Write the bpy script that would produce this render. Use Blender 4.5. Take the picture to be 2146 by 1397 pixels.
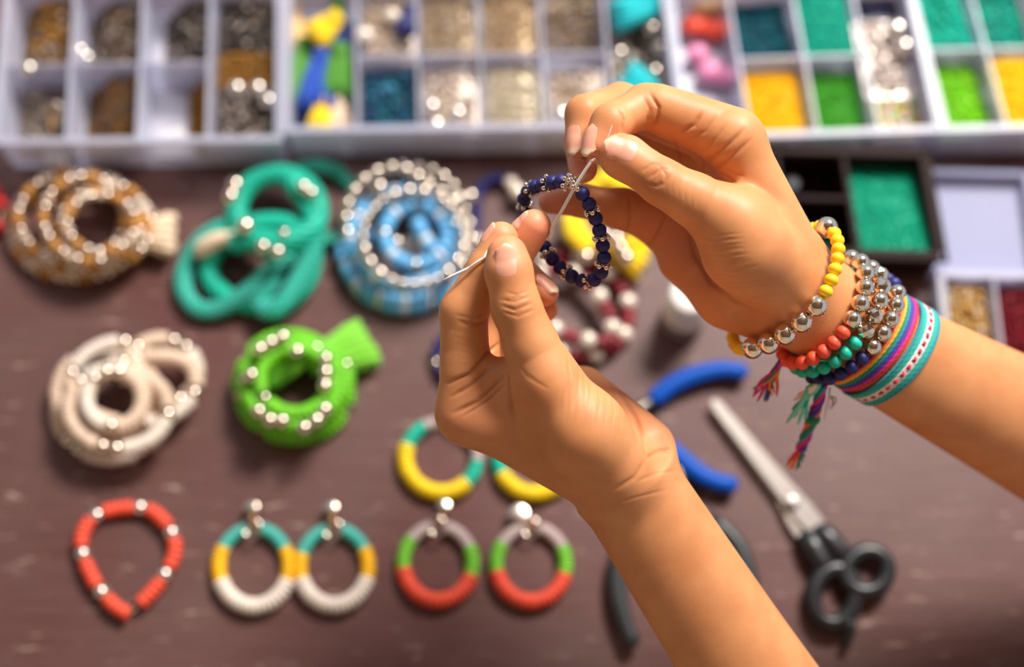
import bpy, bmesh, math, random, os
import numpy as np
from mathutils import Vector, Matrix, Quaternion, noise
from mathutils.bvhtree import BVHTree
from mathutils.kdtree import KDTree

random.seed(7); np.random.seed(7)
for _o in list(bpy.data.objects): bpy.data.objects.remove(_o)
scene = bpy.context.scene
COL = scene.collection
PI = math.pi

# ------------------------------------------------------------------ camera, light, exposure
LENS, SENSOR = 50.0, 36.0
FPX = LENS / SENSOR * 2146.0
CX, CY = 1073.0, 698.5
PITCH = math.radians(70.0)                 # the lens looks this far below the horizon
DT, DH = 0.83, 0.60                        # distance to the table centre and to the hands
cam = bpy.data.cameras.new('camera')
cam.lens, cam.sensor_width = LENS, SENSOR
cam.clip_start, cam.clip_end = 0.02, 50
cam.dof.use_dof = True
cam.dof.focus_distance = 0.592
cam.dof.aperture_fstop = 2.6
cam_ob = bpy.data.objects.new('camera', cam)
COL.objects.link(cam_ob)
cam_ob.location = (0, -DT * math.cos(PITCH), DT * math.sin(PITCH))
cam_ob.rotation_euler = (PI / 2 - PITCH, 0, 0)
scene.camera = cam_ob
CAMM = Matrix.Translation(cam_ob.location) @ Matrix.Rotation(PI / 2 - PITCH, 4, 'X')

scene.view_settings.view_transform = 'Standard'
scene.view_settings.look = 'None'
scene.view_settings.gamma = 1.0
scene.view_settings.use_curve_mapping = False
scene.view_settings.exposure = 0.0

world = bpy.data.worlds.new('World'); scene.world = world
world.use_nodes = True
world.node_tree.nodes['Background'].inputs[0].default_value = (0.80, 0.88, 1.0, 1)
world.node_tree.nodes['Background'].inputs[1].default_value = 0.60

def area(name, loc, target, sx, sy, power, color):
    l = bpy.data.lights.new(name, 'AREA'); l.shape = 'RECTANGLE'
    l.size, l.size_y, l.energy, l.color = sx, sy, power, color
    o = bpy.data.objects.new(name, l); COL.objects.link(o)
    o.location = loc
    o.rotation_euler = (Vector(target) - Vector(loc)).to_track_quat('-Z', 'Y').to_euler()
    return o
area('daylight_opening', (0.72, 1.08, 1.45), (0.05, 0.0, 0.15), 0.62, 0.46, 74, (1.0, 0.95, 0.89))

# ------------------------------------------------------------------ coordinates
def ray(px, py):
    d = Vector(((px - CX) / FPX, -(py - CY) / FPX, -1.0))
    return CAMM.translation.copy(), (CAMM.to_3x3() @ d)
def T(px, py, z=0.0):
    """point on the horizontal plane at height z"""
    o, d = ray(px, py)
    return o + d * ((z - o.z) / d.z)
def S(px, py, w=0.0):
    """hand space, millimetres: x right, y up, z towards the lens, origin DH in front of the lens"""
    D = DH * 1000 - w
    return Vector(((px - CX) / FPX * D, -(py - CY) / FPX * D, w))
def S2W(v):
    return CAMM @ Vector((v[0] / 1000, v[1] / 1000, -DH + v[2] / 1000))
def H(px, py, w=0.0): return S2W(S(px, py, w))

# ------------------------------------------------------------------ materials
def srgb(r, g, b):
    f = lambda c: (c / 255 / 12.92) if c / 255 <= 0.04045 else ((c / 255 + 0.055) / 1.055) ** 2.4
    return (f(r), f(g), f(b), 1.0)
def new_mat(name):
    m = bpy.data.materials.new(name); m.use_nodes = True
    return m, m.node_tree, m.node_tree.nodes['Principled BSDF']
def mat(name, col, rough=0.5, metal=0.0, vary=0.0, bump=0.0, scale=600.0, spec=0.5, trans=0.0, sheen=0.0):
    m, nt, b = new_mat(name)
    b.inputs['Roughness'].default_value = rough
    b.inputs['Metallic'].default_value = metal
    b.inputs['Specular IOR Level'].default_value = spec
    b.inputs['Transmission Weight'].default_value = trans
    b.inputs['Sheen Weight'].default_value = sheen
    tc = nt.nodes.new('ShaderNodeTexCoord')
    n = nt.nodes.new('ShaderNodeTexNoise'); n.inputs['Scale'].default_value = scale; n.inputs['Detail'].default_value = 3
    nt.links.new(tc.outputs['Object'], n.inputs['Vector'])
    mr = nt.nodes.new('ShaderNodeMapRange')
    mr.inputs['From Min'].default_value = 0.3; mr.inputs['From Max'].default_value = 0.7
    mr.inputs['To Min'].default_value = 1 - vary; mr.inputs['To Max'].default_value = 1 + vary
    nt.links.new(n.outputs['Fac'], mr.inputs['Value'])
    oi = nt.nodes.new('ShaderNodeObjectInfo')
    mo = nt.nodes.new('ShaderNodeMapRange')
    mo.inputs['To Min'].default_value = 1 - vary; mo.inputs['To Max'].default_value = 1 + vary
    nt.links.new(oi.outputs['Random'], mo.inputs['Value'])
    mu = nt.nodes.new('ShaderNodeMath'); mu.operation = 'MULTIPLY'
    nt.links.new(mr.outputs[0], mu.inputs[0]); nt.links.new(mo.outputs[0], mu.inputs[1])
    hv = nt.nodes.new('ShaderNodeHueSaturation'); hv.inputs['Color'].default_value = col
    nt.links.new(mu.outputs[0], hv.inputs['Value'])
    nt.links.new(hv.outputs[0], b.inputs['Base Color'])
    if bump:
        bp = nt.nodes.new('ShaderNodeBump'); bp.inputs['Strength'].default_value = bump; bp.inputs['Distance'].default_value = 0.0005
        nt.links.new(n.outputs['Fac'], bp.inputs['Height']); nt.links.new(bp.outputs[0], b.inputs['Normal'])
    return m

def skin_material():
    m, nt, b = new_mat('skin')
    N, L = nt.nodes.new, nt.links.new
    tc = N('ShaderNodeTexCoord')
    n1 = N('ShaderNodeTexNoise'); n1.inputs['Scale'].default_value = 60; n1.inputs['Detail'].default_value = 4
    L(tc.outputs['Object'], n1.inputs['Vector'])
    r1 = N('ShaderNodeValToRGB')
    r1.color_ramp.elements[0].position = 0.3; r1.color_ramp.elements[0].color = srgb(203, 133, 84)
    r1.color_ramp.elements[1].position = 0.7; r1.color_ramp.elements[1].color = srgb(218, 151, 100)
    L(n1.outputs['Fac'], r1.inputs[0])
    a1 = N('ShaderNodeAttribute'); a1.attribute_name = 'blush'
    mx = N('ShaderNodeMix'); mx.data_type = 'RGBA'
    L(a1.outputs['Fac'], mx.inputs['Factor']); L(r1.outputs[0], mx.inputs['A'])
    mx.inputs['B'].default_value = srgb(238, 152, 118)
    a2 = N('ShaderNodeAttribute'); a2.attribute_name = 'tan'  # knuckle tan, plus crease shade painted into the skin colour
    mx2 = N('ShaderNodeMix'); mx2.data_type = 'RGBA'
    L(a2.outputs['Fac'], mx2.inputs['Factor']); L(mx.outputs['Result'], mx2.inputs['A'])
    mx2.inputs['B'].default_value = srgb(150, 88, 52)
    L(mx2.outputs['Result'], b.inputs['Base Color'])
    b.inputs['Roughness'].default_value = 0.5
    b.inputs['Specular IOR Level'].default_value = 0.35
    b.inputs['Subsurface Weight'].default_value = 0.25
    b.inputs['Subsurface Radius'].default_value = (1.0, 0.35, 0.18)
    b.inputs['Subsurface Scale'].default_value = 0.004
    v = N('ShaderNodeTexVoronoi'); v.feature = 'DISTANCE_TO_EDGE'; v.inputs['Scale'].default_value = 1300
    nw = N('ShaderNodeTexNoise'); nw.inputs['Scale'].default_value = 220
    L(tc.outputs['Object'], nw.inputs['Vector'])
    wv = N('ShaderNodeVectorMath'); wv.operation = 'MULTIPLY_ADD'; wv.inputs[1].default_value = (0.0012,) * 3
    L(nw.outputs['Color'], wv.inputs[0]); L(tc.outputs['Object'], wv.inputs[2]); L(wv.outputs[0], v.inputs['Vector'])
    vm = N('ShaderNodeMapRange'); vm.inputs['From Max'].default_value = 0.14
    L(v.outputs['Distance'], vm.inputs['Value'])
    n2 = N('ShaderNodeTexNoise'); n2.inputs['Scale'].default_value = 420; n2.inputs['Detail'].default_value = 4
    L(tc.outputs['Object'], n2.inputs['Vector'])
    ad = N('ShaderNodeMath'); ad.operation = 'ADD'
    L(vm.outputs[0], ad.inputs[0]); L(n2.outputs['Fac'], ad.inputs[1])
    bp = N('ShaderNodeBump'); bp.inputs['Strength'].default_value = 0.055; bp.inputs['Distance'].default_value = 0.0004
    L(ad.outputs[0], bp.inputs['Height']); L(bp.outputs[0], b.inputs['Normal'])
    return m
def nail_material():
    m, nt, b = new_mat('nail')
    N, L = nt.nodes.new, nt.links.new
    a = N('ShaderNodeAttribute'); a.attribute_name = 'free_edge'
    mx = N('ShaderNodeMix'); mx.data_type = 'RGBA'
    L(a.outputs['Fac'], mx.inputs['Factor'])
    mx.inputs['A'].default_value = srgb(238, 166, 138); mx.inputs['B'].default_value = srgb(246, 214, 178)
    L(mx.outputs['Result'], b.inputs['Base Color'])
    b.inputs['Roughness'].default_value = 0.42
    b.inputs['Subsurface Weight'].default_value = 0.2
    b.inputs['Subsurface Scale'].default_value = 0.002
    return m
M = {}
M['skin'] = skin_material()
M['nail'] = nail_material()

# ------------------------------------------------------------------ object helpers
def link(name, data, parent=None, matrix=None):
    o = bpy.data.objects.new(name, data); COL.objects.link(o)
    if parent is not None: o.parent = parent
    if matrix is not None: o.matrix_basis = matrix
    return o
def tag(o, label, cat, group=None, kind=None):
    o['label'] = label
    if cat: o['category'] = cat
    if group: o['group'] = group
    if kind: o['kind'] = kind
    return o
def mesh_from(name, verts, faces, material=None, smooth=True):
    me = bpy.data.meshes.new(name)
    me.from_pydata([tuple(v) for v in verts], [], faces)
    if smooth: me.polygons.foreach_set('use_smooth', [True] * len(me.polygons))
    if material: me.materials.append(material)
    me.update()
    return me
def bm_mesh(name, bm, material=None, smooth=True):
    me = bpy.data.meshes.new(name); bm.to_mesh(me); bm.free()
    if smooth: me.polygons.foreach_set('use_smooth', [True] * len(me.polygons))
    if material: me.materials.append(material)
    return me

# ------------------------------------------------------------------ hands: a distance field grown from bones and flesh, then one skin
BIG = 40.0
def smin(a, b, k):
    h = np.clip(0.5 + 0.5 * (b - a) / k, 0, 1)
    return b + (a - b) * h - k * h * (1 - h)
class Field:
    def __init__(self, lo, hi, vox):
        self.lo = np.array(lo, np.float32); self.vox = vox
        self.n = [int(math.ceil((hi[i] - lo[i]) / vox)) for i in range(3)]
        self.A = np.full(self.n, BIG, np.float32)
    def box(self, lo, hi):
        s = []
        for i in range(3):
            a = max(0, int((lo[i] - self.lo[i]) / self.vox)); b = min(self.n[i], int((hi[i] - self.lo[i]) / self.vox) + 2)
            s.append(slice(a, max(b, a)))
        return tuple(s)
    def grids(self, s):
        return [((np.arange(s[i].start, s[i].stop, dtype=np.float32)) * self.vox + self.lo[i]).reshape([-1 if j == i else 1 for j in range(3)]) for i in range(3)]
def round_cone(g, a, b, r1, r2):
    ba = np.array(b) - np.array(a); l2 = float(ba @ ba); rr = r1 - r2
    if l2 < 1e-6 or l2 <= rr * rr:
        return np.sqrt((g[0] - a[0]) ** 2 + (g[1] - a[1]) ** 2 + (g[2] - a[2]) ** 2) - max(r1, r2)
    a2 = l2 - rr * rr; il2 = 1 / l2
    p0, p1, p2 = g[0] - np.float32(a[0]), g[1] - np.float32(a[1]), g[2] - np.float32(a[2])
    y = p0 * ba[0] + p1 * ba[1] + p2 * ba[2]
    z = y - l2
    x2 = (p0 * l2 - ba[0] * y) ** 2 + (p1 * l2 - ba[1] * y) ** 2 + (p2 * l2 - ba[2] * y) ** 2
    y2 = y * y * l2; z2 = z * z * l2
    k = np.sign(rr) * rr * rr * x2
    d = (np.sqrt(x2 * a2 * il2) + y * rr) * il2 - r1
    c1 = np.sign(z) * a2 * z2 > k
    c2 = np.sign(y) * a2 * y2 < k
    d = np.where(c2, np.sqrt(x2 + y2) * il2 - r1, d)
    d = np.where(c1, np.sqrt(x2 + z2) * il2 - r2, d)
    return d.astype(np.float32)
def flat_cone(g, a, b, ea, eb, e2):
    """elliptical cone from a to b; e2 = direction of the second semi-axis; ea, eb = (half width, half depth) at each end"""
    a, b = np.array(a), np.array(b); ax = b - a; L = np.linalg.norm(ax); ax = ax / L
    e2 = np.array(e2) - ax * (ax @ np.array(e2)); e2 /= np.linalg.norm(e2); e1 = np.cross(ax, e2)
    p = [g[i] - np.float32(a[i]) for i in range(3)]
    t = p[0] * ax[0] + p[1] * ax[1] + p[2] * ax[2]
    u = p[0] * e1[0] + p[1] * e1[1] + p[2] * e1[2]
    v = p[0] * e2[0] + p[1] * e2[1] + p[2] * e2[2]
    tc = np.clip(t / L, 0, 1)
    A = ea[0] + (eb[0] - ea[0]) * tc; B = ea[1] + (eb[1] - ea[1]) * tc
    k0 = np.sqrt((u / A) ** 2 + (v / B) ** 2) + 1e-6
    k1 = np.sqrt((u / A ** 2) ** 2 + (v / B ** 2) ** 2) + 1e-6
    d = k0 * (k0 - 1) / k1
    over = np.maximum(np.abs(t - L / 2) - L / 2, 0)
    return np.where(over > 0, np.sqrt(np.maximum(d, 0) ** 2 + over ** 2) + np.minimum(d, 0), d).astype(np.float32)

def chain(F, prims, k, margin=12.0):
    lo = [min(min(p[0][i] - p[2], p[1][i] - p[3]) for p in prims) - margin for i in range(3)]
    hi = [max(max(p[0][i] + p[2], p[1][i] + p[3]) for p in prims) + margin for i in range(3)]
    s = F.box(lo, hi); g = F.grids(s)
    d = None
    for p in prims:
        e = round_cone(g, p[0], p[1], p[2], p[3])
        d = e if d is None else smin(d, e, k)
    return s, d

def resample_arm(arm, n):
    out = []
    P = [np.array([*a[0], a[1], a[2]]) for a in arm]
    P = [2 * P[0] - P[1]] + P + [2 * P[-1] - P[-2]]
    for i in range(1, len(P) - 2):
        p0, p1, p2, p3 = P[i - 1:i + 3]
        for k in range(n + (1 if i == len(P) - 3 else 0)):
            t = k / n
            q = 0.5 * (2 * p1 + (p2 - p0) * t + (2 * p0 - 5 * p1 + 4 * p2 - p3) * t * t + (3 * p1 - p0 - 3 * p2 + p3) * t ** 3)
            out.append((q[:3], q[3], q[4]))
    return out

def build_arm(name, palm, kpalm, fingers, arm, lo, hi, vox, creases, blush, tans, parent, material, webs=()):
    """palm: list of (a, b, ra, rb); fingers: lists of joints [(p, r), ...] from knuckle to tip plus pads; arm: list of (p, half width, half depth)"""
    F = Field(lo, hi, vox)
    s, d = chain(F, palm, kpalm, 16)
    F.A[s] = d
    AP = resample_arm(arm, 5)
    D = np.full(F.n, BIG, np.float32)
    for i in range(len(AP) - 1):
        (a, wa, da), (b, wb, db) = AP[i], AP[i + 1]
        m = max(wa, wb) + 14
        s = F.box([min(a[j], b[j]) - m for j in range(3)], [max(a[j], b[j]) + m for j in range(3)])
        D[s] = np.minimum(D[s], flat_cone(F.grids(s), a, b, (wa, da), (wb, db), (0, 0, 1)))
    F.A = smin(F.A, D, 9.0)
    del D
    base = F.A.copy()
    for joints, pads, kb in fingers:
        pr = [(joints[i][0], joints[i + 1][0], joints[i][1], joints[i + 1][1]) for i in range(len(joints) - 1)]
        pr += [(p, q, ra, rb) for p, q, ra, rb in pads]
        s, whole = chain(F, pr, 2.6)
        F.A[s] = np.minimum(F.A[s], whole)
        s, prox = chain(F, pr[:1], 1.0, 14)
        F.A[s] = np.minimum(F.A[s], smin(base[s], prox, kb))
    for p, q, ra, rb, k in webs:
        s, d = chain(F, [(p, q, ra, rb)], 1.0, 12)
        F.A[s] = smin(F.A[s], d, k)
    import openvdb
    band = 3 * vox
    grid = openvdb.FloatGrid(band)
    grid.copyFromArray(np.clip(F.A, -band, band).astype(np.float32))
    res = grid.convertToPolygons(0.0, 0.0)
    pts, tris, quads = res if len(res) == 3 else (res[0], [], res[1])
    co = np.array(pts, np.float64) * vox + F.lo
    faces = [tuple(int(x) for x in q) for q in quads] + [tuple(int(x) for x in t) for t in tris]
    # the surface in hand space (mm)
    me0 = bpy.data.meshes.new('tmp'); me0.from_pydata(co.tolist(), [], faces); me0.update()
    nrm = np.zeros(len(co) * 3, np.float32); me0.vertices.foreach_get('normal', nrm); nrm = nrm.reshape(-1, 3)
    if np.mean(np.einsum('ij,ij->i', nrm, co - co.mean(0))) < 0:
        faces = [f[::-1] for f in faces]; nrm = -nrm
    bpy.data.meshes.remove(me0)
    bvh = BVHTree.FromPolygons([Vector(c) for c in co], faces)
    kd = KDTree(len(co))
    for i, c in enumerate(co): kd.insert(c, i)
    kd.balance()
    def hit(px, py):
        d = S(px, py, 0) - Vector((0, 0, DH * 1000)); d.normalize()
        h = bvh.ray_cast(Vector((0, 0, DH * 1000)), d)
        return h[0]
    disp = np.zeros(len(co)); tan_and_shade = np.zeros(len(co)); blu = np.zeros(len(co))
    for pl, depth, wid in creases:
        wid *= 0.8
        P = []
        for (x0, y0), (x1, y1) in zip(pl[:-1], pl[1:]):
            n = max(1, int(math.hypot(x1 - x0, y1 - y0) / 2))
            P += [(x0 + (x1 - x0) * k / n, y0 + (y1 - y0) * k / n) for k in range(n)]
        P.append(pl[-1])
        n = len(P); best = {}
        for k, (x, y) in enumerate(P):
            h = hit(x, y)
            if h is None: continue
            fade = min(1.0, min(k, n - 1 - k) / (0.25 * n) + 0.15)
            for c, i, d in kd.find_range(h, wid * 2.5):
                v = depth * fade * math.exp(-(d / wid) ** 2)
                if v > best.get(i, 0): best[i] = v
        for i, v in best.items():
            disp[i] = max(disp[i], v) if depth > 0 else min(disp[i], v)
            tan_and_shade[i] = max(tan_and_shade[i], min(0.30, v * 0.34))  # crease shade painted into the colour, along with darker pigment
    for lst, arr in ((blush, blu), (tans, tan_and_shade)):
        for p, r, v in lst:
            h = hit(p[0], p[1]) if len(p) == 2 else Vector(p)
            if h is None: continue
            dd = np.linalg.norm(co - np.array(h), axis=1)
            np.maximum(arr, v * np.exp(-(dd / r) ** 2), out=arr)
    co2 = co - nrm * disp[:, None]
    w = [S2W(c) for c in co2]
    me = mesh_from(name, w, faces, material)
    for nm, arr in (('blush', blu), ('tan', tan_and_shade)):
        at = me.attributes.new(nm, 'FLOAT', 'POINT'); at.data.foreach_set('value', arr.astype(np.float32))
    o = link(name, me, parent)
    return o, bvh

def add_nail(parent, bvh, c, n, a, L, W, R, free=0.2, lift=0.25, Rl=26.0, name='fingernail'):
    n = Vector(n).normalized(); a = Vector(a); a = (a - n * a.dot(n)).normalized(); b = n.cross(a)
    h = bvh.ray_cast(Vector(c) + n * 14, -n)
    C = (h[0] if h[0] is not None else Vector(c)) + n * lift
    nu, nv = 12, 14; V, F_, fe = [], [], []
    for j in range(nv + 1):
        q = j / nv; t = (q - 0.5) * L
        ww = 1.0
        if q < 0.35: ww = 0.45 + 0.55 * math.sqrt(max(0, 1 - ((0.35 - q) / 0.35) ** 2))
        if q > 0.72: ww = 0.42 + 0.58 * math.sqrt(max(0, 1 - ((q - 0.72) / 0.28) ** 2))
        for i in range(nu + 1):
            s_ = i / nu * 2 - 1
            th = s_ * ww * (W / 2) / R
            edge = 1 - s_ * s_
            tt = t
            if q > 0.8: tt = t - (1 - edge) * 0.0
            # proximal edge curves back, distal edge bows out
            tt += (-0.10 * L * edge) * max(0, (0.3 - q) / 0.3) + 0.10 * L * edge * max(0, (q - 0.75) / 0.25)
            p = C + a * tt + b * (R * math.sin(th)) + n * (R * math.cos(th) - R - t * t / (2 * Rl) - (0.35 if q < 0.06 else 0))
            hs = bvh.ray_cast(p + n * 6, -n)
            if hs[0] is not None and hs[3] < 9:
                lift_s = 6 - hs[3]                       # skin height above the analytic plate
                border = max(0.0, (abs(s_) - 0.8) / 0.2, (0.18 - q) / 0.18)
                p = p + n * (max(0.0, lift_s + 0.10) * (1 - border) + (lift_s - 0.12) * border if lift_s > -1.5 else 0)
            V.append(p); fe.append(min(1, max(0, (q + 0.08 * edge - (1 - free)) / 0.10)) if free > 0 else 0)
    m = len(V)
    V += [p - n * 0.55 for p in V]; fe = fe + fe
    for j in range(nv):
        for i in range(nu):
            k = j * (nu + 1) + i; q4 = (k, k + 1, k + nu + 2, k + nu + 1)
            F_.append(q4); F_.append(tuple(x + m for x in q4[::-1]))
    rim = [i for i in range(nu + 1)] + [j * (nu + 1) + nu for j in range(1, nv + 1)] + [nv * (nu + 1) + i for i in range(nu - 1, -1, -1)] + [j * (nu + 1) for j in range(nv - 1, 0, -1)]
    for x, y in zip(rim, rim[1:] + rim[:1]): F_.append((y, x, x + m, y + m))
    me = mesh_from(name, [S2W(p) for p in V], F_, M['nail'])
    at = me.attributes.new('free_edge', 'FLOAT', 'POINT'); at.data.foreach_set('value', np.array(fe, np.float32))
    return link(name, me, parent)

# ------------------------------------------------------------------ materials of the things on the table
def wood_material():
    m, nt, b = new_mat('painted_wood')
    N, L = nt.nodes.new, nt.links.new
    tc = N('ShaderNodeTexCoord')
    mp = N('ShaderNodeMapping'); mp.inputs['Scale'].default_value = (3.0, 60.0, 10.0)
    L(tc.outputs['Object'], mp.inputs['Vector'])
    n1 = N('ShaderNodeTexNoise'); n1.inputs['Scale'].default_value = 6; n1.inputs['Detail'].default_value = 8; n1.inputs['Roughness'].default_value = 0.65
    L(mp.outputs[0], n1.inputs['Vector'])
    n2 = N('ShaderNodeTexNoise'); n2.inputs['Scale'].default_value = 7; n2.inputs['Detail'].default_value = 4
    L(tc.outputs['Object'], n2.inputs['Vector'])
    r1 = N('ShaderNodeValToRGB')
    r1.color_ramp.elements[0].position = 0.32; r1.color_ramp.elements[0].color = srgb(80, 47, 43)
    r1.color_ramp.elements[1].position = 0.68; r1.color_ramp.elements[1].color = srgb(112, 81, 77)
    L(n1.outputs['Fac'], r1.inputs[0])
    r2 = N('ShaderNodeValToRGB')
    r2.color_ramp.elements[0].position = 0.35; r2.color_ramp.elements[0].color = srgb(90, 44, 41)
    r2.color_ramp.elements[1].position = 0.62; r2.color_ramp.elements[1].color = srgb(101, 77, 72)
    L(n2.outputs['Fac'], r2.inputs[0])
    mx = N('ShaderNodeMix'); mx.data_type = 'RGBA'; mx.inputs['Factor'].default_value = 0.55
    L(r1.outputs[0], mx.inputs['A']); L(r2.outputs[0], mx.inputs['B'])
    # worn scratches where the paint is rubbed pale
    mp3 = N('ShaderNodeMapping'); mp3.inputs['Scale'].default_value = (14.0, 60.0, 20.0); mp3.inputs['Rotation'].default_value = (0, 0, 0.12)
    L(tc.outputs['Object'], mp3.inputs['Vector'])
    n3 = N('ShaderNodeTexNoise'); n3.inputs['Scale'].default_value = 2.4; n3.inputs['Detail'].default_value = 5; n3.inputs['Roughness'].default_value = 0.7
    L(mp3.outputs[0], n3.inputs['Vector'])
    r3 = N('ShaderNodeMapRange'); r3.inputs['From Min'].default_value = 0.60; r3.inputs['From Max'].default_value = 0.76
    L(n3.outputs['Fac'], r3.inputs['Value'])
    mx3 = N('ShaderNodeMix'); mx3.data_type = 'RGBA'; mx3.inputs['B'].default_value = srgb(196, 168, 156)
    L(r3.outputs[0], mx3.inputs['Factor']); L(mx.outputs['Result'], mx3.inputs['A'])
    L(mx3.outputs['Result'], b.inputs['Base Color'])
    b.inputs['Roughness'].default_value = 0.48
    b.inputs['Specular IOR Level'].default_value = 0.4
    bp = N('ShaderNodeBump'); bp.inputs['Strength'].default_value = 0.25; bp.inputs['Distance'].default_value = 0.0006
    L(n1.outputs['Fac'], bp.inputs['Height']); L(bp.outputs[0], b.inputs['Normal'])
    return m
def plastic_clear(name, col, clear):
    m, nt, b = new_mat(name)
    N, L = nt.nodes.new, nt.links.new
    b.inputs['Base Color'].default_value = col; b.inputs['Roughness'].default_value = 0.28
    tr = N('ShaderNodeBsdfTransparent'); tr.inputs['Color'].default_value = (0.93, 0.94, 0.98, 1)
    n = N('ShaderNodeTexNoise'); n.inputs['Scale'].default_value = 30
    mr = N('ShaderNodeMapRange'); mr.inputs['To Min'].default_value = clear - 0.06; mr.inputs['To Max'].default_value = clear + 0.06
    L(n.outputs['Fac'], mr.inputs['Value'])
    mx = N('ShaderNodeMixShader'); L(mr.outputs[0], mx.inputs['Fac'])
    L(b.outputs[0], mx.inputs[1]); L(tr.outputs[0], mx.inputs[2])
    L(mx.outputs[0], nt.nodes['Material Output'].inputs['Surface'])
    return m
def seed_material(name, rough, metal):
    m, nt, b = new_mat(name)
    a = nt.nodes.new('ShaderNodeAttribute'); a.attribute_name = 'tint'
    nt.links.new(a.outputs['Color'], b.inputs['Base Color'])
    b.inputs['Roughness'].default_value = rough; b.inputs['Metallic'].default_value = metal
    if not metal: b.inputs['Specular IOR Level'].default_value = 0.22
    return m
M['wood'] = wood_material()
M['clear'] = plastic_clear('clear_plastic', srgb(222, 222, 238), 0.52)
M['clear_floor'] = plastic_clear('clear_plastic_floor', srgb(224, 222, 236), 0.30)
M['clear_lid'] = plastic_clear('clear_plastic_lid', srgb(172, 174, 204), 0.30)
_b = M['clear_lid'].node_tree.nodes['Principled BSDF']; _b.inputs['Roughness'].default_value = 0.6; _b.inputs['Specular IOR Level'].default_value = 0.2
M['seed'] = seed_material('glass_seed_beads', 0.5, 0.0)
M['seed_metal'] = seed_material('metal_seed_beads', 0.4, 0.8)
M['silver'] = mat('silver', (0.82, 0.71, 0.59, 1), 0.12, 1.0, 0.04)
M['chrome'] = mat('polished_silver', (0.84, 0.75, 0.64, 1), 0.05, 1.0, 0.03)
M['dull_silver'] = mat('brushed_silver', (0.84, 0.77, 0.70, 1), 0.25, 0.95, 0.05)
M['steel'] = mat('steel', (0.30, 0.27, 0.25, 1), 0.38, 1.0, 0.06, 0.1, 300)
M['dark_steel'] = mat('dark_steel', (0.13, 0.11, 0.10, 1), 0.4, 1.0, 0.05)
M['stud'] = mat('old_silver', (0.58, 0.49, 0.41, 1), 0.2, 1.0, 0.05)
M['navy'] = mat('matte_navy', srgb(25, 27, 100), 0.5, 0, 0.08, 0.1, 900, spec=0.5)
M['yellow_bead'] = mat('yellow_matte', srgb(250, 206, 22), 0.5, 0, 0.04)
M['coral'] = mat('coral', srgb(240, 84, 56), 0.5, 0, 0.07)
M['teal'] = mat('teal', srgb(8, 186, 158), 0.5, 0, 0.08)
M['teal_light'] = mat('turquoise', srgb(72, 184, 170), 0.5, 0, 0.05)
M['green'] = mat('lime_green', srgb(112, 200, 28), 0.5, 0, 0.10)
M['leaf'] = mat('leaf_green', srgb(118, 196, 52), 0.5, 0, 0.06)
M['yellow'] = mat('yellow', srgb(246, 208, 12), 0.5, 0, 0.05)
M['amber'] = mat('amber_yellow', srgb(250, 192, 10), 0.5, 0, 0.05)
M['white'] = mat('cream_white', srgb(236, 222, 208), 0.5, 0, 0.05)
M['cream'] = mat('cream', srgb(228, 202, 178), 0.5, 0, 0.07)
M['lilac'] = mat('lilac_grey', srgb(190, 170, 168), 0.5, 0, 0.05)
M['blue'] = mat('sky_blue', srgb(96, 172, 222), 0.4, 0, 0.08)
M['pale_blue'] = mat('pale_blue', srgb(206, 218, 230), 0.3, 0, 0.05)
M['gold'] = mat('tan_gold', srgb(196, 138, 66), 0.4, 0.2, 0.12)
M['pearl'] = mat('pearl', srgb(230, 216, 200), 0.2, 0.2, 0.05)
M['maroon'] = mat('maroon', srgb(140, 40, 52), 0.35, 0, 0.1)
M['red'] = mat('red', srgb(190, 20, 26), 0.4, 0, 0.1)
M['thread'] = mat('clear_thread', srgb(246, 242, 238), 0.2, 0, 0.02, trans=0.15)
M['cotton'] = mat('cotton_cord', srgb(216, 196, 172), 0.8, 0, 0.1)
M['rubber_blue'] = mat('blue_rubber', srgb(0, 74, 170), 0.5, 0, 0.04, spec=0.2)
M['rubber_black'] = mat('black_rubber', srgb(44, 46, 48), 0.42, 0, 0.04)
M['black'] = mat('black_plastic', srgb(30, 31, 34), 0.35, 0, 0.04)
M['brown_plastic'] = mat('brown_plastic', srgb(40, 24, 23), 0.6, 0, 0.05, spec=0.12)
M['suede_cream'] = mat('cream_suede', srgb(232, 206, 176), 0.9, 0, 0.06, 0.3, 900, sheen=0.3)
M['suede_green'] = mat('green_suede', srgb(120, 196, 48), 0.9, 0, 0.06, 0.3, 900, sheen=0.3)
M['suede_yellow'] = mat('yellow_suede', srgb(246, 206, 10), 0.9, 0, 0.05, 0.3, 900, sheen=0.3)
M['suede_teal'] = mat('teal_suede', srgb(20, 140, 118), 0.9, 0, 0.06, 0.3, 900, sheen=0.3)
M['suede_blue'] = mat('blue_suede', srgb(16, 70, 170), 0.8, 0, 0.06, 0.3, 900, sheen=0.2)
M['suede_navy'] = mat('navy_suede', srgb(14, 44, 112), 0.8, 0, 0.06, 0.3, 900, sheen=0.2)
M['suede_moss'] = mat('moss_suede', srgb(74, 140, 36), 0.8, 0, 0.06, 0.3, 900, sheen=0.2)
M['suede_tan'] = mat('tan_suede', srgb(226, 184, 118), 0.9, 0, 0.06, 0.3, 900, sheen=0.2)
M['suede_turq'] = mat('turquoise_suede', srgb(0, 182, 190), 0.8, 0, 0.05, 0.3, 900, sheen=0.2)
M['pink'] = mat('pink_plastic', srgb(232, 140, 180), 0.4, 0, 0.06)
M['bottle'] = mat('milky_bottle', srgb(226, 214, 196), 0.3, 0, 0.04)
M['cap'] = mat('white_cap', srgb(240, 238, 234), 0.4, 0, 0.02)
M['grey_label'] = mat('grey_print', srgb(120, 112, 108), 0.4, 0, 0.05)
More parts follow.
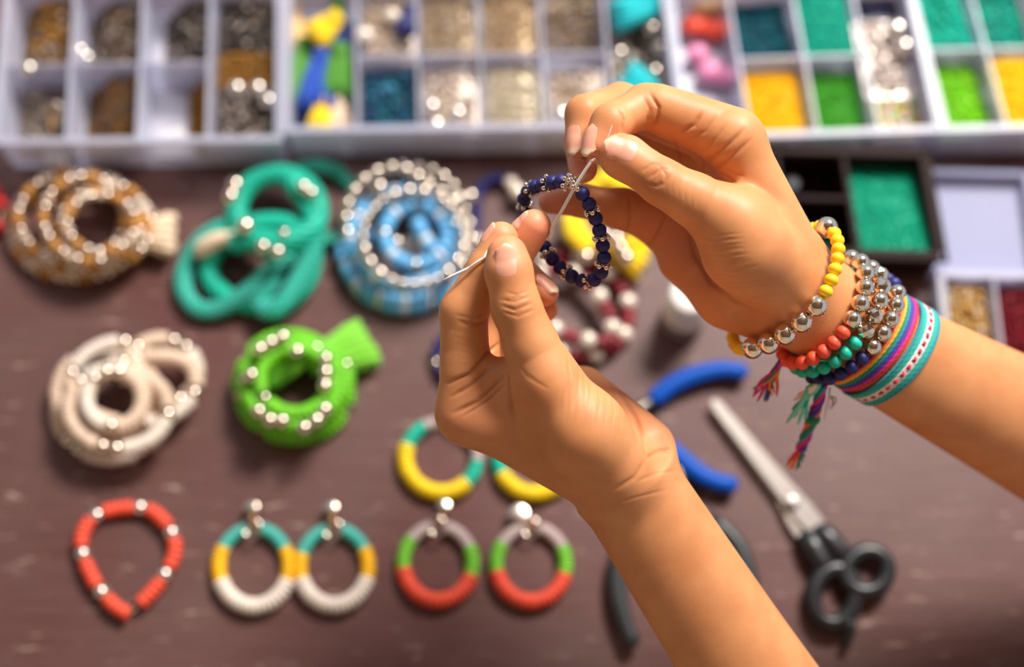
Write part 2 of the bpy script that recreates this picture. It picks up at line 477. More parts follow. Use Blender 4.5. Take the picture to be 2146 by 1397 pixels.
M['floor'] = mat('concrete', srgb(150, 142, 134), 0.8, 0, 0.1, 0.2, 20)

# ------------------------------------------------------------------ shared bead shapes (unit size, axis along z)
def uv_ball(nu, nv, flat=False):
    bm = bmesh.new(); bmesh.ops.create_uvsphere(bm, u_segments=nu, v_segments=nv, radius=1.0)
    return bm
BM = {}
def bead_mesh(kind, material):
    key = (kind, material)
    if key in BM: return BM[key]
    m = M[material]
    if kind == 'ball': me = bm_mesh('bead', uv_ball(20, 12), m)
    elif kind == 'ball_small': me = bm_mesh('bead', uv_ball(10, 6), m)
    elif kind == 'ball_fine': me = bm_mesh('bead', uv_ball(32, 20), m)
    elif kind == 'facet':
        bm = bmesh.new(); bmesh.ops.create_icosphere(bm, subdivisions=2, radius=1.0)
        bmesh.ops.bisect_plane(bm, geom=bm.verts[:] + bm.edges[:] + bm.faces[:], plane_co=(0, 0, .9), plane_no=(0, 0, 1), clear_outer=True)
        bmesh.ops.bisect_plane(bm, geom=bm.verts[:] + bm.edges[:] + bm.faces[:], plane_co=(0, 0, -.9), plane_no=(0, 0, -1), clear_outer=True)
        bmesh.ops.holes_fill(bm, edges=bm.edges[:])
        me = bm_mesh('bead', bm, m, False)
    elif kind in ('disc', 'tube'):
        n = 12; prof = [(0.0, -1), (0.86, -1), (1.0, -0.62), (1.0, 0.62), (0.86, 1), (0.0, 1)] if kind == 'disc' else [(0, -1), (0.9, -1), (1, -.86), (1, .86), (.9, 1), (0, 1)]
        V = [(0, 0, -1), (0, 0, 1)]; F = []
        for r, z in prof[1:-1]:
            V += [(r * math.cos(2 * PI * k / n), r * math.sin(2 * PI * k / n), z) for k in range(n)]
        for j in range(3):
            for k in range(n):
                a = 2 + j * n + k; b = 2 + j * n + (k + 1) % n
                F.append((a, b, b + n, a + n))
        F += [(0, 2 + (k + 1) % n, 2 + k) for k in range(n)] + [(1, 2 + 3 * n + k, 2 + 3 * n + (k + 1) % n) for k in range(n)]
        me = mesh_from('bead', V, F, m)
    elif kind == 'flower':
        bm = bmesh.new()
        for k in range(6):
            a = 2 * PI * k / 6
            bmesh.ops.create_uvsphere(bm, u_segments=12, v_segments=8, radius=0.30, matrix=Matrix.Translation((0.80 * math.cos(a), 0.80 * math.sin(a), 0)))
            b2 = bmesh.ops.create_cone(bm, segments=6, radius1=0.13, radius2=0.13, depth=0.6, cap_ends=True, matrix=Matrix.Rotation(a, 4, 'Z') @ Matrix.Translation((0.42, 0, 0)) @ Matrix.Rotation(PI / 2, 4, 'Y'))
        bmesh.ops.create_cone(bm, segments=12, radius1=0.34, radius2=0.34, depth=0.45, cap_ends=True)
        me = bm_mesh('spacer', bm, m)
    BM[key] = me
    return me

class Path:
    def __init__(self, pts, closed=False, sub=10):
        P = [Vector(p) for p in pts]; out = []
        n = len(P); rng = n if closed else n - 1
        for i in range(rng):
            p1, p2 = P[i], P[(i + 1) % n]
            p0 = P[(i - 1) % n] if closed or i > 0 else 2 * p1 - p2
            p3 = P[(i + 2) % n] if closed or i + 2 < n else 2 * p2 - p1
            for k in range(sub):
                t = k / sub
                out.append(0.5 * (2 * p1 + (p2 - p0) * t + (2 * p0 - 5 * p1 + 4 * p2 - p3) * t * t + (3 * p1 - p0 - 3 * p2 + p3) * t ** 3))
        out.append(P[0].copy() if closed else P[-1].copy())
        self.p = out; self.closed = closed
        self.s = [0.0]
        for a, b in zip(out[:-1], out[1:]): self.s.append(self.s[-1] + (b - a).length)
        self.L = self.s[-1]; self.i = 0
    def at(self, s):
        s = max(0.0, min(self.L - 1e-9, s))
        if self.s[self.i] > s: self.i = 0
        while self.s[self.i + 1] < s: self.i += 1
        a, b = self.p[self.i], self.p[self.i + 1]; d = self.s[self.i + 1] - self.s[self.i]
        t = (s - self.s[self.i]) / d if d > 0 else 0
        return a.lerp(b, t), (b - a).normalized()

def put(root, name, me, pos, axis, size, spin=None):
    """one bead as a part: size = (radius, radius, half length)"""
    q = Vector(axis).to_track_quat('Z', 'Y')
    m = Matrix.Translation(Vector(pos) - root.location) @ q.to_matrix().to_4x4() @ Matrix.Rotation(random.uniform(0, 6.28) if spin is None else spin, 4, 'Z') @ Matrix.Diagonal((*size, 1))
    return link(name, me, root, m)

def tube_data(pts, radii, n=8, closed=False, flat=1.0, up=(0, 0, 1), caps=True):
    """a swept tube, with rounded ends when caps"""
    P = [Vector(p) for p in pts]; m = len(P)
    if not hasattr(radii, '__len__'): radii = [radii] * m
    V, F = [], []
    prevn = None
    for i in range(m):
        a = P[(i - 1) % m] if closed or i > 0 else P[i]; b = P[(i + 1) % m] if closed or i < m - 1 else P[i]
        t = (b - a).normalized()
        ref = Vector(up) if prevn is None else prevn
        nn = ref - t * ref.dot(t)
        if nn.length < 1e-5: nn = t.orthogonal()
        nn.normalize(); bb = t.cross(nn)
        if prevn is not None: prevn = nn
        elif not closed and flat == 1.0: prevn = nn
        r = radii[i]
        for k in range(n):
            an = 2 * PI * k / n
            V.append(P[i] + nn * (r * flat * math.sin(an)) + bb * (r * math.cos(an)))
    for i in range(m if closed else m - 1):
        j = (i + 1) % m
        for k in range(n):
            k2 = (k + 1) % n
            F.append((i * n + k, i * n + k2, j * n + k2, j * n + k))
    if not closed and caps:
        for end, sgn in ((0, -1), (m - 1, 1)):
            t = (P[1] - P[0]).normalized() if end == 0 else (P[-1] - P[-2]).normalized()
            V.append(P[end] + t * sgn * radii[end] * 0.5); c = len(V) - 1
            for k in range(n):
                k2 = (k + 1) % n
                F.append((c, end * n + k2, end * n + k) if sgn < 0 else (c, end * n + k, end * n + k2))
    return V, F
def tube(root, name, pts, radii, material, n=8, closed=False, flat=1.0, up=(0, 0, 1)):
    V, F = tube_data(pts, radii, n, closed, flat, up)
    me = mesh_from(name, [v - root.location if root else v for v in V], F, M[material])
    return link(name, me, root)

def px_mm(px, py, z=0.0):
    return (T(px + 1, py, z) - T(px, py, z)).length        # metres per pixel on the table

def thing(name, loc, label, cat, group=None):
    o = link(name, None); o.location = loc; o.empty_display_size = 0.01
    return tag(o, label, cat, group)

def spiral(turns, samples=40):
    """turns: (cx, cy, rx, ry, z mm); the strand winds from one turn into the next"""
    out = []
    for k in range(len(turns)):
        a = turns[k]; b = turns[min(k + 1, len(turns) - 1)]
        for i in range(samples):
            t = i / samples; e = max(0.0, (t - 0.7) / 0.3); e = e * e * (3 - 2 * e)
            v = [a[j] + (b[j] - a[j]) * e for j in range(5)]
            an = 2 * PI * t + 2.2
            out.append(T(v[0] + v[2] * math.cos(an), v[1] - v[3] * math.sin(an), v[4] / 1000))
    return out

def string(root, path, pattern, gap=0.0, cord=None, cord_r=0.0004, stop=None, start=0.0):
    """beads along a path: pattern = endless list of (part name, shape, material, radius, half length)"""
    s = start; i = 0; end = path.L if stop is None else stop
    while True:
        nm, kind, m, r, h = pattern[i % len(pattern)]
        if s + 2 * h > end: break
        p, t = path.at(s + h)
        put(root, nm, bead_mesh(kind, m), p, t, (r, r, h))
        s += 2 * h + gap; i += 1
    if cord:
        n = max(8, int(path.L / 0.004))
        tube(root, 'cord', [path.at(path.L * k / n)[0] for k in range(n + 1)], cord_r, cord, 5)

def tassel_mesh(head_p, tip_p, r0, r1, up=(0, 0, 1), strips=14, wav=0.12):
    """fringe of narrow strips fanning from head to tip"""
    h, t = Vector(head_p), Vector(tip_p); ax = (t - h); L = ax.length; ax.normalize()
    u = Vector(up); u = (u - ax * u.dot(ax)).normalized(); b = ax.cross(u)
    V, F = [], []
    rnd = random.Random(int(L * 1e6))
    for k in range(strips):
        an = 2 * PI * k / strips; 
        for lay in (1.0, 0.55):
            pts, rad = [], []
            ln = 1.0 + rnd.uniform(-0.1, 0.04)
            for q in range(6):
                s = q / 5 * ln; r = lay * (r0 + (r1 - r0) * (s ** 0.8)) + rnd.uniform(-wav, wav) * r0 * s
                pts.append(h + ax * (L * s) + (b * math.cos(an) * 1.0 + u * math.sin(an) * 0.55) * r)
                rad.append((r0 * 0.42 + (r1 - r0) * 0.20 * s) * (0.6 if q == 5 else 1))
            v, f = tube_data(pts, rad, 6)
            o = len(V); V += v; F += [tuple(x + o for x in ff) for ff in f]
    return V, F
def tassel(root, head_p, tip_p, r0, r1, material, head_mat='silver', name='tassel'):
    V, F = tassel_mesh(head_p, tip_p, r0, r1)
    o = link(name, mesh_from(name, [v - root.location for v in V], F, M[material]), root)
    d = (Vector(tip_p) - Vector(head_p)).normalized()
    put(root, 'tassel_cap', bead_mesh('tube', head_mat), Vector(head_p), d, (r0 * 1.35, r0 * 1.35, r0 * 1.1))
    return o

# ------------------------------------------------------------------ the table
TABLE_Z = 0.0
def box_data(x0, x1, y0, y1, z0, z1, bev=0.002):
    bm = bmesh.new(); bmesh.ops.create_cube(bm, size=1)
    for v in bm.verts: v.co = ((x0 + x1) / 2 + v.co.x * (x1 - x0), (y0 + y1) / 2 + v.co.y * (y1 - y0), (z0 + z1) / 2 + v.co.z * (z1 - z0))
    if bev: bmesh.ops.bevel(bm, geom=bm.edges[:], offset=bev, segments=2, affect='EDGES')
    return bm
M['wall'] = mat('unseen_wall_limewash', srgb(206, 190, 170), 0.9, 0, 0.06, 0.2, 8)
M['unseen_ceiling'] = mat('unseen_ceiling_boards', srgb(140, 112, 90), 0.7, 0, 0.08, 0.2, 12)
def shell(name, *b):
    o = link(name, bm_mesh(name, box_data(*b, 0), M['floor' if name == 'floor' else 'unseen_ceiling' if name == 'unseen_ceiling' else 'wall'], False)); o['kind'] = 'structure'
shell('floor', -2.2, 2.2, -1.9, 2.4, -0.80, -0.74)
shell('unseen_ceiling', -2.2, 2.2, -1.9, 0.55, 1.72, 1.80)  # unseen; added to block the sky overhead and darken chrome reflections
shell('unseen_wall_back', -2.2, 2.2, -2.0, -1.9, -0.74, 1.80)  # unseen; added so the silver beads reflect a warm room
shell('unseen_wall_left', -2.3, -2.2, -1.9, 0.55, -0.74, 1.80)  # unseen; added for bounce light and reflections from the side
tb = thing('table', (0, 0.08, 0), 'dark maroon painted wooden table with worn scratches under everything', 'table')
link('tabletop', bm_mesh('tabletop', box_data(-0.75, 0.75, -0.47, 0.37, -0.03, 0.0, 0.003), M['wood'], False), tb)
for sx in (-1, 1):
    for sy in (-1, 1):
        V, F = tube_data([(sx * 0.68, -0.05 + sy * 0.36, -0.03), (sx * 0.68, -0.05 + sy * 0.36, -0.739)], [0.03, 0.022], 8, caps=False)
        F += [tuple(range(7, -1, -1)), tuple(range(8, 16))]
        link('leg', mesh_from('leg', V, F, M['wood']), tb)

# ------------------------------------------------------------------ bead organizers and what is in them
class Box:
    def __init__(self, label, f0, f1, xs, row_px, lean, h, full=(), wall='clear', floor='clear_floor', t=0.0016, name='bead_organizer', yb=None):
        """f0, f1: two points of the front rim in the photograph; xs: where walls meet the front rim; row_px: rim heights in the photograph of the row dividers, front to back"""
        self.h, self.t = h, t
        fy = lambda x: f0[1] + (f1[1] - f0[1]) * (x - f0[0]) / (f1[0] - f0[0])
        A, B = T(xs[0], fy(xs[0]), h), T(xs[-1], fy(xs[-1]), h)
        self.O = Vector((A.x, A.y, 0)); self.ux = (B - A).normalized()
        a = math.radians(lean); self.uy = Vector((-math.sin(a), math.cos(a), 0))
        self.cx = [(T(x, fy(x), h) - A).dot(self.ux) for x in xs]
        xm = xs[len(xs) // 2]
        self.ry = [0.0] + [(T(xm, y, h) - T(xm, fy(xm), h)).dot(self.uy) for y in row_px]
        self.root = thing(name, self.O, label, 'organizer')
        self.full = full
        W, D = self.cx[-1], self.ry[-1]
        self.part('base', 0, W, 0, D, 0.0, 0.0018, floor)
        e = t * 0.8
        self.part('front_wall', 0, W, -e, e, 0.0018, h, wall); self.part('back_wall', 0, W, D - e, D + e, 0.0018, h, wall)
        self.part('side_wall', -e, e, e, D - e, 0.0018, h, wall); self.part('side_wall', W - e, W + e, e, D - e, 0.0018, h, wall)
        lip = 0.0016
        rim = bmesh.new()
        for q in ((-e - lip, W + e + lip, -e - lip, -e), (-e - lip, W + e + lip, D + e, D + e + lip), (-e - lip, -e, -e, D + e), (W + e, W + e + lip, -e, D + e)):
            b = box_data(*q, h - 0.004, h, 0); tm = bpy.data.meshes.new('t'); b.to_mesh(tm); b.free(); rim.from_mesh(tm); bpy.data.meshes.remove(tm)
        self.emit('rim', rim, wall)
        for i in range(1, len(self.cx) - 1):
            self.part('divider', self.cx[i] - t / 2, self.cx[i] + t / 2, e, D - e, 0.0018, h - 0.001, wall)
        for j in range(1, len(self.ry) - 1):
            for i in range(len(self.cx) - 1):
                if i in full: continue
                self.part('divider', self.cx[i] + t / 2, self.cx[i + 1] - t / 2, self.ry[j] - t / 2, self.ry[j] + t / 2, 0.0018, h - 0.002, wall)
    def w(self, a, b, z): return self.O + self.ux * a + self.uy * b + Vector((0, 0, z))
    def emit(self, name, bm, material):
        for v in bm.verts: v.co = self.ux * v.co.x + self.uy * v.co.y + Vector((0, 0, v.co.z))
        return link(name, bm_mesh(name, bm, M[material], False), self.root)
    def part(self, name, x0, x1, y0, y1, z0, z1, material):
        return self.emit(name, box_data(x0, x1, y0, y1, z0, z1, 0.0006), material)
    def rect(self, c, r=None):
        g = self.t * 0.5 + 0.0012
        y = (self.ry[0], self.ry[-1]) if r is None else (self.ry[r], self.ry[r + 1])
        return self.cx[c] + g, self.cx[c + 1] - g, y[0] + g + 0.0008, y[1] - g - 0.0008

_bv, _bf = None, None
def _ball(nu=6, nv=4):
    V = [(0, 0, 1)]; F = []
    for j in range(1, nv):
        th = PI * j / nv
        V += [(math.sin(th) * math.cos(2 * PI * k / nu), math.sin(th) * math.sin(2 * PI * k / nu), math.cos(th)) for k in range(nu)]
    V.append((0, 0, -1)); n = len(V)
    T3 = [(0, 1 + k, 1 + (k + 1) % nu) for k in range(nu)]
    for j in range(nv - 2):
        for k in range(nu):
            a = 1 + j * nu + k; b = 1 + j * nu + (k + 1) % nu
            T3 += [(a, a + nu, b + nu), (a, b + nu, b)]
    T3 += [(n - 1, n - 1 - nu + (k + 1) % nu, n - 1 - nu + k) for k in range(nu)]
    return np.array(V), np.array(T3)
BALL = _ball()
def pile(box, c, r, colors, size, level, label, metal=False, cat='seed beads', area=(0, 1, 0, 1), group=None, stretch=1.0):
    """loose beads too many to count: level(u, v) is the height of the heap in mm, u to the right, v away"""
    x0, x1, y0, y1 = box.rect(c, r)
    x0, x1 = x0 + (x1 - x0) * area[0], x0 + (x1 - x0) * area[1]
    y0, y1 = y0 + (y1 - y0) * area[2], y0 + (y1 - y0) * area[3]
    rr = size / 2000.0; rng = np.random.default_rng(int((x0 + y0 * 7 + c) * 1e5) % 99991)
    P = []
    for lay in range(2):
        nx, ny = max(1, int((x1 - x0) / (rr * 2.0))), max(1, int((y1 - y0) / (rr * 1.8)))
        for j in range(ny):
            for i in range(nx):
                u = (i + 0.5 + 0.4 * (rng.random() - .5) + 0.25 * (j % 2)) / (nx + .3); v = (j + 0.5 + 0.4 * (rng.random() - .5)) / ny
                z = level(u, v) / 1000
                if z < rr * 0.8: continue
                if lay == 1 and rng.random() < 0.55: continue
                P.append((x0 + rr + u * (x1 - x0 - 2 * rr), y0 + rr + v * (y1 - y0 - 2 * rr), 0.0018 + max(rr, z + (lay - 0.7) * rr * 1.2 + rng.normal() * rr * 0.35)))
    P = np.array(P)
    n = len(P)
    bv, bf = BALL
    sc = rng.uniform(0.86, 1.06, (n, 1, 1)) * rr
    ang = rng.uniform(0, PI, n)
    B = np.repeat(bv[None], n, 0).copy()
    if stretch != 1.0:
        B[:, :, 0] *= stretch
        x, y = B[:, :, 0].copy(), B[:, :, 1].copy()
        B[:, :, 0] = x * np.cos(ang)[:, None] - y * np.sin(ang)[:, None]; B[:, :, 1] = x * np.sin(ang)[:, None] + y * np.cos(ang)[:, None]
    V = B * sc + P[:, None, :]
    cw = np.array([w for _, w in colors], float); cw /= cw.sum()
    ci = rng.choice(len(colors), n, p=cw)
    cols = np.array([col for col, _ in colors], float)[ci] * rng.uniform(0.82, 1.12, (n, 1)); cols[:, 3:] = 1
    V = V.reshape(-1, 3); Fc = (bf[None] + (np.arange(n) * len(bv))[:, None, None]).reshape(-1, 3)
    C = np.repeat(cols, len(bv), 0)
    # the body of the heap under the top beads
    G = 9
    gv = np.array([[x0 + (x1 - x0) * i / G, y0 + (y1 - y0) * j / G, 0.0018 + max(0.0001, level(i / G, j / G) / 1000 - rr)] for j in range(G + 1) for i in range(G + 1)])
    gf = []
    for j in range(G):
        for i in range(G):
            a = j * (G + 1) + i
            if max(gv[a, 2], gv[a + 1, 2], gv[a + G + 1, 2]) < 0.0022: continue
            gf += [(a, a + 1, a + G + 2), (a, a + G + 2, a + G + 1)]
    if gf:
        Fc = np.vstack([Fc, np.array(gf) + len(V)]); V = np.vstack([V, gv])
        C = np.vstack([C, np.repeat((np.array([c_ for c_, _ in colors]) * cw[:, None]).sum(0)[None] * [.8, .8, .8, 1], len(gv), 0)])
    ctr = np.array([(x0 + x1) / 2, (y0 + y1) / 2, 0.0018])
    Wd = np.outer(V[:, 0] - ctr[0], np.array(box.ux)) + np.outer(V[:, 1] - ctr[1], np.array(box.uy)); Wd[:, 2] += V[:, 2] - ctr[2]
    me = bpy.data.meshes.new('loose_beads')
    me.vertices.add(len(Wd)); me.vertices.foreach_set('co', Wd.ravel())
    me.loops.add(Fc.size); me.loops.foreach_set('vertex_index', Fc.ravel().astype(np.int32))
    me.polygons.add(len(Fc)); me.polygons.foreach_set('loop_start', np.arange(0, Fc.size, 3, dtype=np.int32))
    me.polygons.foreach_set('use_smooth', np.ones(len(Fc), bool))
    at = me.color_attributes.new('tint', 'FLOAT_COLOR', 'POINT'); at.data.foreach_set('color', C.ravel().astype(np.float32))
    me.update(calc_edges=True); me.validate()
    me.materials.append(M['seed_metal' if metal else 'seed'])
    o = link('loose_beads', me); o.location = box.w(*ctr)
    return tag(o, label, cat, group, 'stuff')

def loose(name, kind, material, pos, size, axis, label, cat, group=None):
    o = link(name, bead_mesh(kind, material))
    o.matrix_basis = Matrix.Translation(pos) @ Vector(axis).to_track_quat('Z', 'Y').to_matrix().to_4x4() @ Matrix.Diagonal((*size, 1))
    return tag(o, label, cat, group)

GOLD, BRZ, TAU, CHA = srgb(176, 128, 52), srgb(150, 104, 50), srgb(128, 112, 100), srgb(74, 66, 62)
SIL, PALE, TAN, KHA = srgb(214, 200, 188), srgb(226, 212, 204), srgb(184, 158, 124), srgb(206, 194, 166)
DTEAL, TEAL, GRN, LIME = srgb(16, 78, 96), srgb(14, 176, 150), srgb(72, 168, 40), srgb(126, 206, 26)
AMB, NAVY, YEL = srgb(255, 202, 0), srgb(28, 36, 100), srgb(255, 212, 10)
H1 = 0.036
boxA = Box('clear plastic bead organizer farthest left, holding gold and bronze beads', (0, 293), (580, 286), [-9, 136, 285, 432, 580], [128, -36], 2.8, H1, full=(3,))
boxB = Box('clear plastic bead organizer in the middle with green and blue tassels at its left end', (603, 268), (1430, 256), [603, 748, 879, 1013, 1147, 1285, 1430], [108, -45], 2.6, H1, full=(0, 5))
boxC = Box('clear plastic bead organizer behind the upper hand with the square of amber beads', (1440, 284), (1965, 266), [1440, 1575, 1716, 1845, 1966], [112, -45], 5.2, H1, full=(0, 3))
boxD = Box('clear plastic bead organizer at the far right with lime green beads', (1985, 266), (2146, 262), [1985, 2112, 2240], [92, -60], 7.0, H1)
boxE = Box('dark brown plastic bead organizer with one compartment of teal seed beads', (1515, 520), (1972, 532), [1515, 1655, 1800, 1972], [412, 315], 3.4, 0.030, full=(2,), wall='brown_plastic', floor='brown_plastic', t=0.003)
boxF = Box('small clear hinged bead box beside the forearm with its lid laid open', (1990, 748), (2146, 752), [1994, 2105, 2216], [578], 0.0, 0.024, name='hinged_box')
# lid of the small box
F0 = boxF
def lid_panel():
    D = F0.ry[-1]; W = F0.cx[-1]
    bm = bmesh.new()
    L = 0.073
    for q in ((-0.003, W + 0.003, D + 0.006, D + L, 0.004, 0.006), (-0.003, 0.001, D + 0.006, D + L, 0.006, 0.014), (W - 0.001, W + 0.003, D + 0.006, D + L, 0.006, 0.014), (0.001, W - 0.001, D + 0.006, D + 0.010, 0.006, 0.014), (0.001, W - 0.001, D + L - 0.004, D + L, 0.006, 0.014)):
        b = box_data(*q, 0.0008); tm = bpy.data.meshes.new('t'); b.to_mesh(tm); b.free(); bm.from_mesh(tm); bpy.data.meshes.remove(tm)
    for q in ((0.012, 0.026, D + 0.001, D + 0.008, 0.004, 0.012), (W - 0.026, W - 0.012, D + 0.001, D + 0.008, 0.004, 0.012)):
        b = box_data(*q, 0.0008); tm = bpy.data.meshes.new('t'); b.to_mesh(tm); b.free(); bm.from_mesh(tm); bpy.data.meshes.remove(tm)
    F0.emit('lid', bm, 'clear_lid')
lid_panel()

right_heap = lambda hi, lo=0.0, k=0.35: (lambda u, v: lo + (hi - lo) * min(1, max(0, (u - k + 0.25) / 0.45)) * (0.75 + 0.25 * v))
flat = lambda z, tilt=0.0: (lambda u, v: z + tilt * (v - 0.5) * 10 - 2.5 * (abs(u - .5) * 2) ** 3)
pile(boxA, 0, 1, [(GOLD, 3), (BRZ, 3), (CHA, 2), (SIL, 1)], 3.2, right_heap(21, 5, .22), 'heap of old-gold and bronze beads in the back compartment beside the frame edge', True, 'beads')
pile(boxA, 1, 1, [(TAU, 4), (CHA, 2), (SIL, 1), (BRZ, 1)], 2.8, right_heap(20, 4, .28), 'heap of grey brown metal beads in the second back compartment of the left organizer', True, 'beads')
pile(boxA, 2, 1, [(CHA, 4), (TAU, 3), (SIL, 1)], 3.4, right_heap(20, 1, .42), 'heap of charcoal beads in the third back compartment of the left organizer', True, 'beads')
pile(boxA, 3, None, [(CHA, 6), (TAU, 2), (SIL, .6)], 3.2, flat(20), 'charcoal beads filling the undivided long compartment, back half', True, 'beads', (0, 1, .62, 1))
pile(boxA, 3, None, [(BRZ, 4), (GOLD, 2), (CHA, 1)], 2.8, flat(21), 'bronze beads in the middle of the undivided long compartment', True, 'beads', (0, 1, .38, .62))
pile(boxA, 3, None, [(TAU, 4), (CHA, 3), (SIL, 1.2)], 3.4, flat(20), 'grey metal beads at the front of the undivided long compartment', True, 'beads', (0, 1, 0, .38))
pile(boxA, 1, 0, [(BRZ, 4), (TAU, 2), (CHA, 1.5)], 2.4, right_heap(22, 2, .32), 'heap of bronze seed beads in the second front compartment of the left organizer', True, 'beads')
pile(boxA, 2, 0, [(GOLD, 5), (BRZ, 1)], 2.4, lambda u, v: 22 * max(0, min(1, (u - .55) * 2.4)) * max(0.2, v), 'small heap of gold seed beads in the corner of the third front compartment', True, 'beads')
pile(boxA, 0, 0, [(TAU, 3), (SIL, 1)], 2.6, lambda u, v: 5 * v + 1.5, 'thin scatter of taupe beads behind the silver disc drop', True, 'beads')
pile(boxB, 1, 1, [(TAN, 3), (SIL, 2), (PALE, 1)], 3.6, flat(20), 'tan and silver beads with a navy tassel lying on them', True, 'beads')
pile(boxB, 2, 1, [(TAN, 5), (TAU, 2), (SIL, 1)], 2.1, flat(22), 'tan seed beads in the back compartment right of the navy tassel', True)
pile(boxB, 3, 1, [(TAN, 5), (BRZ, 1), (SIL, .6)], 2.0, flat(23), 'fine bronze tan seed beads in the fourth back compartment of the middle organizer', True)
pile(boxB, 4, 1, [(TAN, 3), (SIL, 2), (CHA, 1)], 3.0, lambda u, v: 22 * min(1, max(0, (v - .25) * 2)), 'silver and tan beads heaped at the back of the compartment next to the turquoise tassels', True, 'beads')
pile(boxB, 1, 0, [(DTEAL, 5), (srgb(30, 60, 96), 2), (srgb(60, 130, 160), .8)], 5.0, flat(20), 'glossy dark teal oval beads in front of the navy tassel compartment', False, 'beads', stretch=1.6)
pile(boxB, 2, 0, [(SIL, 4), (PALE, 2), (TAN, 2)], 3.8, flat(21), 'mixed bright silver beads in the front compartment right of the dark teal beads', True, 'beads')
pile(boxB, 3, 0, [(KHA, 5), (SIL, 2), (TAN, 1)], 2.1, flat(22), 'pale khaki silver seed beads in the fourth front compartment of the middle organizer', True)
pile(boxB, 4, 0, [(SIL, 3), (TAN, 2), (PALE, 1)], 3.6, flat(19), 'silver beads in the front compartment just behind the pinching fingers', True, 'beads')
pile(boxB, 5, None, [(SIL, 3), (CHA, 3), (TAN, 1)], 4.2, lambda u, v: 9, 'silver and black beads under the turquoise tassels', True, 'beads')
pile(boxC, 1, 1, [(DTEAL, 4), (srgb(20, 110, 120), 2)], 2.6, lambda u, v: 13 + 4 * u, 'dark teal beads in the compartment behind the amber beads')
pile(boxC, 1, 0, [(AMB, 6), (srgb(255, 190, 0), 2)], 2.0, flat(21), 'amber yellow seed beads filling a square compartment beside the knuckles')
pile(boxC, 2, 1, [(TEAL, 6), (srgb(10, 160, 140), 2)], 2.0, flat(27), 'smooth teal seed beads in the compartment behind the leaf green beads')
pile(boxC, 2, 0, [(GRN, 6), (srgb(58, 150, 36), 2)], 2.0, flat(17), 'leaf green seed beads right of the amber beads')
pile(boxC, 3, None, [(PALE, 3), (SIL, 3), (CHA, 1)], 4.0, lambda u, v: 16, 'silver and white beads in the undivided long compartment behind the dark organizer', True, 'beads', (0, 1, .30, .85))
pile(boxC, 3, None, [(srgb(40, 40, 60), 3), (CHA, 2), (NAVY, 2)], 3.6, lambda u, v: 18, 'black and navy beads at the back of the undivided long compartment', False, 'beads', (0, 1, .85, 1))
pile(boxC, 3, None, [(PALE, 2), (LIME, 1), (AMB, 1), (srgb(220, 60, 50), .6), (SIL, 2), (TEAL, .6)], 3.4, lambda u, v: 15, 'mixed bright beads at the front of the undivided long compartment', False, 'beads', (0, 1, 0, .30))
pile(boxD, 0, 1, [(TEAL, 5), (srgb(20, 196, 172), 2)], 3.2, flat(26), 'chunky teal beads behind the lime green beads at the right')
pile(boxD, 0, 0, [(LIME, 6), (srgb(150, 216, 40), 2)], 2.8, flat(18), 'bright lime green seed beads at the right edge')
pile(boxD, 1, 1, [(TEAL, 5), (DTEAL, 1)], 3.0, flat(22), 'darker teal beads in the corner compartment cut by the frame')
pile(boxD, 1, 0, [(YEL, 6), (AMB, 2)], 2.6, flat(26), 'yellow seed beads in the corner compartment cut by the frame')
pile(boxE, 2, None, [(srgb(0, 178, 142), 6), (srgb(0, 160, 128), 2)], 2.0, lambda u, v: 21 - 7 * v, 'teal seed beads in the long compartment of the dark brown organizer')
pile(boxE, 1, 0, [(srgb(20, 110, 76), 5), (srgb(14, 80, 60), 2)], 2.2, lambda u, v: 5 * u * (1.1 - v) + .6, 'thin layer of dark green seed beads in the brown organizer')
pile(boxF, 0, 0, [(GOLD, 3), (srgb(216, 180, 110), 3), (PALE, 1)], 3.0, flat(15), 'gold and tan beads in the small hinged box', True, 'beads')
pile(boxF, 1, 0, [(srgb(130, 14, 28), 5), (srgb(90, 8, 20), 2)], 3.0, flat(15), 'dark red beads in the small hinged box', False, 'beads')

# single pieces lying in the compartments
def tassel_thing(p0, p1, z0, z1, r0, r1, material, label, cap='silver'):
    a, b = T(*p0, z0), T(*p1, z1)
    o = thing('tassel', a, label, 'tassel')
    tassel(o, a, b, r0, r1, material, cap, 'fringe')
    return o
MM = 0.001
tassel_thing((708, 2), (700, 62), .018, .016, 2.5 * MM, 6 * MM, 'suede_moss', 'moss green tassel at the back of the tassel compartment', 'suede_moss')
tassel_thing((702, 40), (655, 82), .030, .026, 4 * MM, 9 * MM, 'suede_yellow', 'yellow tassel lying over the navy tassel, back of the compartment', 'suede_yellow')
tassel_thing((715, 55), (690, 130), .020, .016, 4 * MM, 11 * MM, 'suede_navy', 'dark navy tassel under the yellow one', 'suede_navy')
tassel_thing((615, 20), (622, 112), .014, .012, 3 * MM, 6.5 * MM, 'suede_tan', 'tan tassel along the left wall of the tassel compartment', 'suede_tan')
tassel_thing((640, 95), (628, 220), .018, .014, 4 * MM, 8.5 * MM, 'suede_moss', 'long moss green tassel at the left wall beside the bright blue tassel', 'suede_moss')
tassel_thing((712, 108), (704, 205), .026, .020, 4 * MM, 9 * MM, 'suede_moss', 'moss green tassel at the right wall of the tassel compartment', 'suede_moss')
tassel_thing((672, 120), (664, 232), .022, .018, 4 * MM, 12 * MM, 'suede_blue', 'bright blue tassel in the middle of the tassel compartment', 'suede_blue')
tassel_thing((650, 205), (624, 268), .010, .010, 3 * MM, 8 * MM, 'suede_navy', 'dark navy tassel in the front corner below the bright blue one', 'suede_navy')
tassel_thing((676, 212), (668, 275), .022, .018, 2.5 * MM, 7 * MM, 'suede_yellow', 'yellow tassel at the front wall of the tassel compartment', 'suede_yellow')
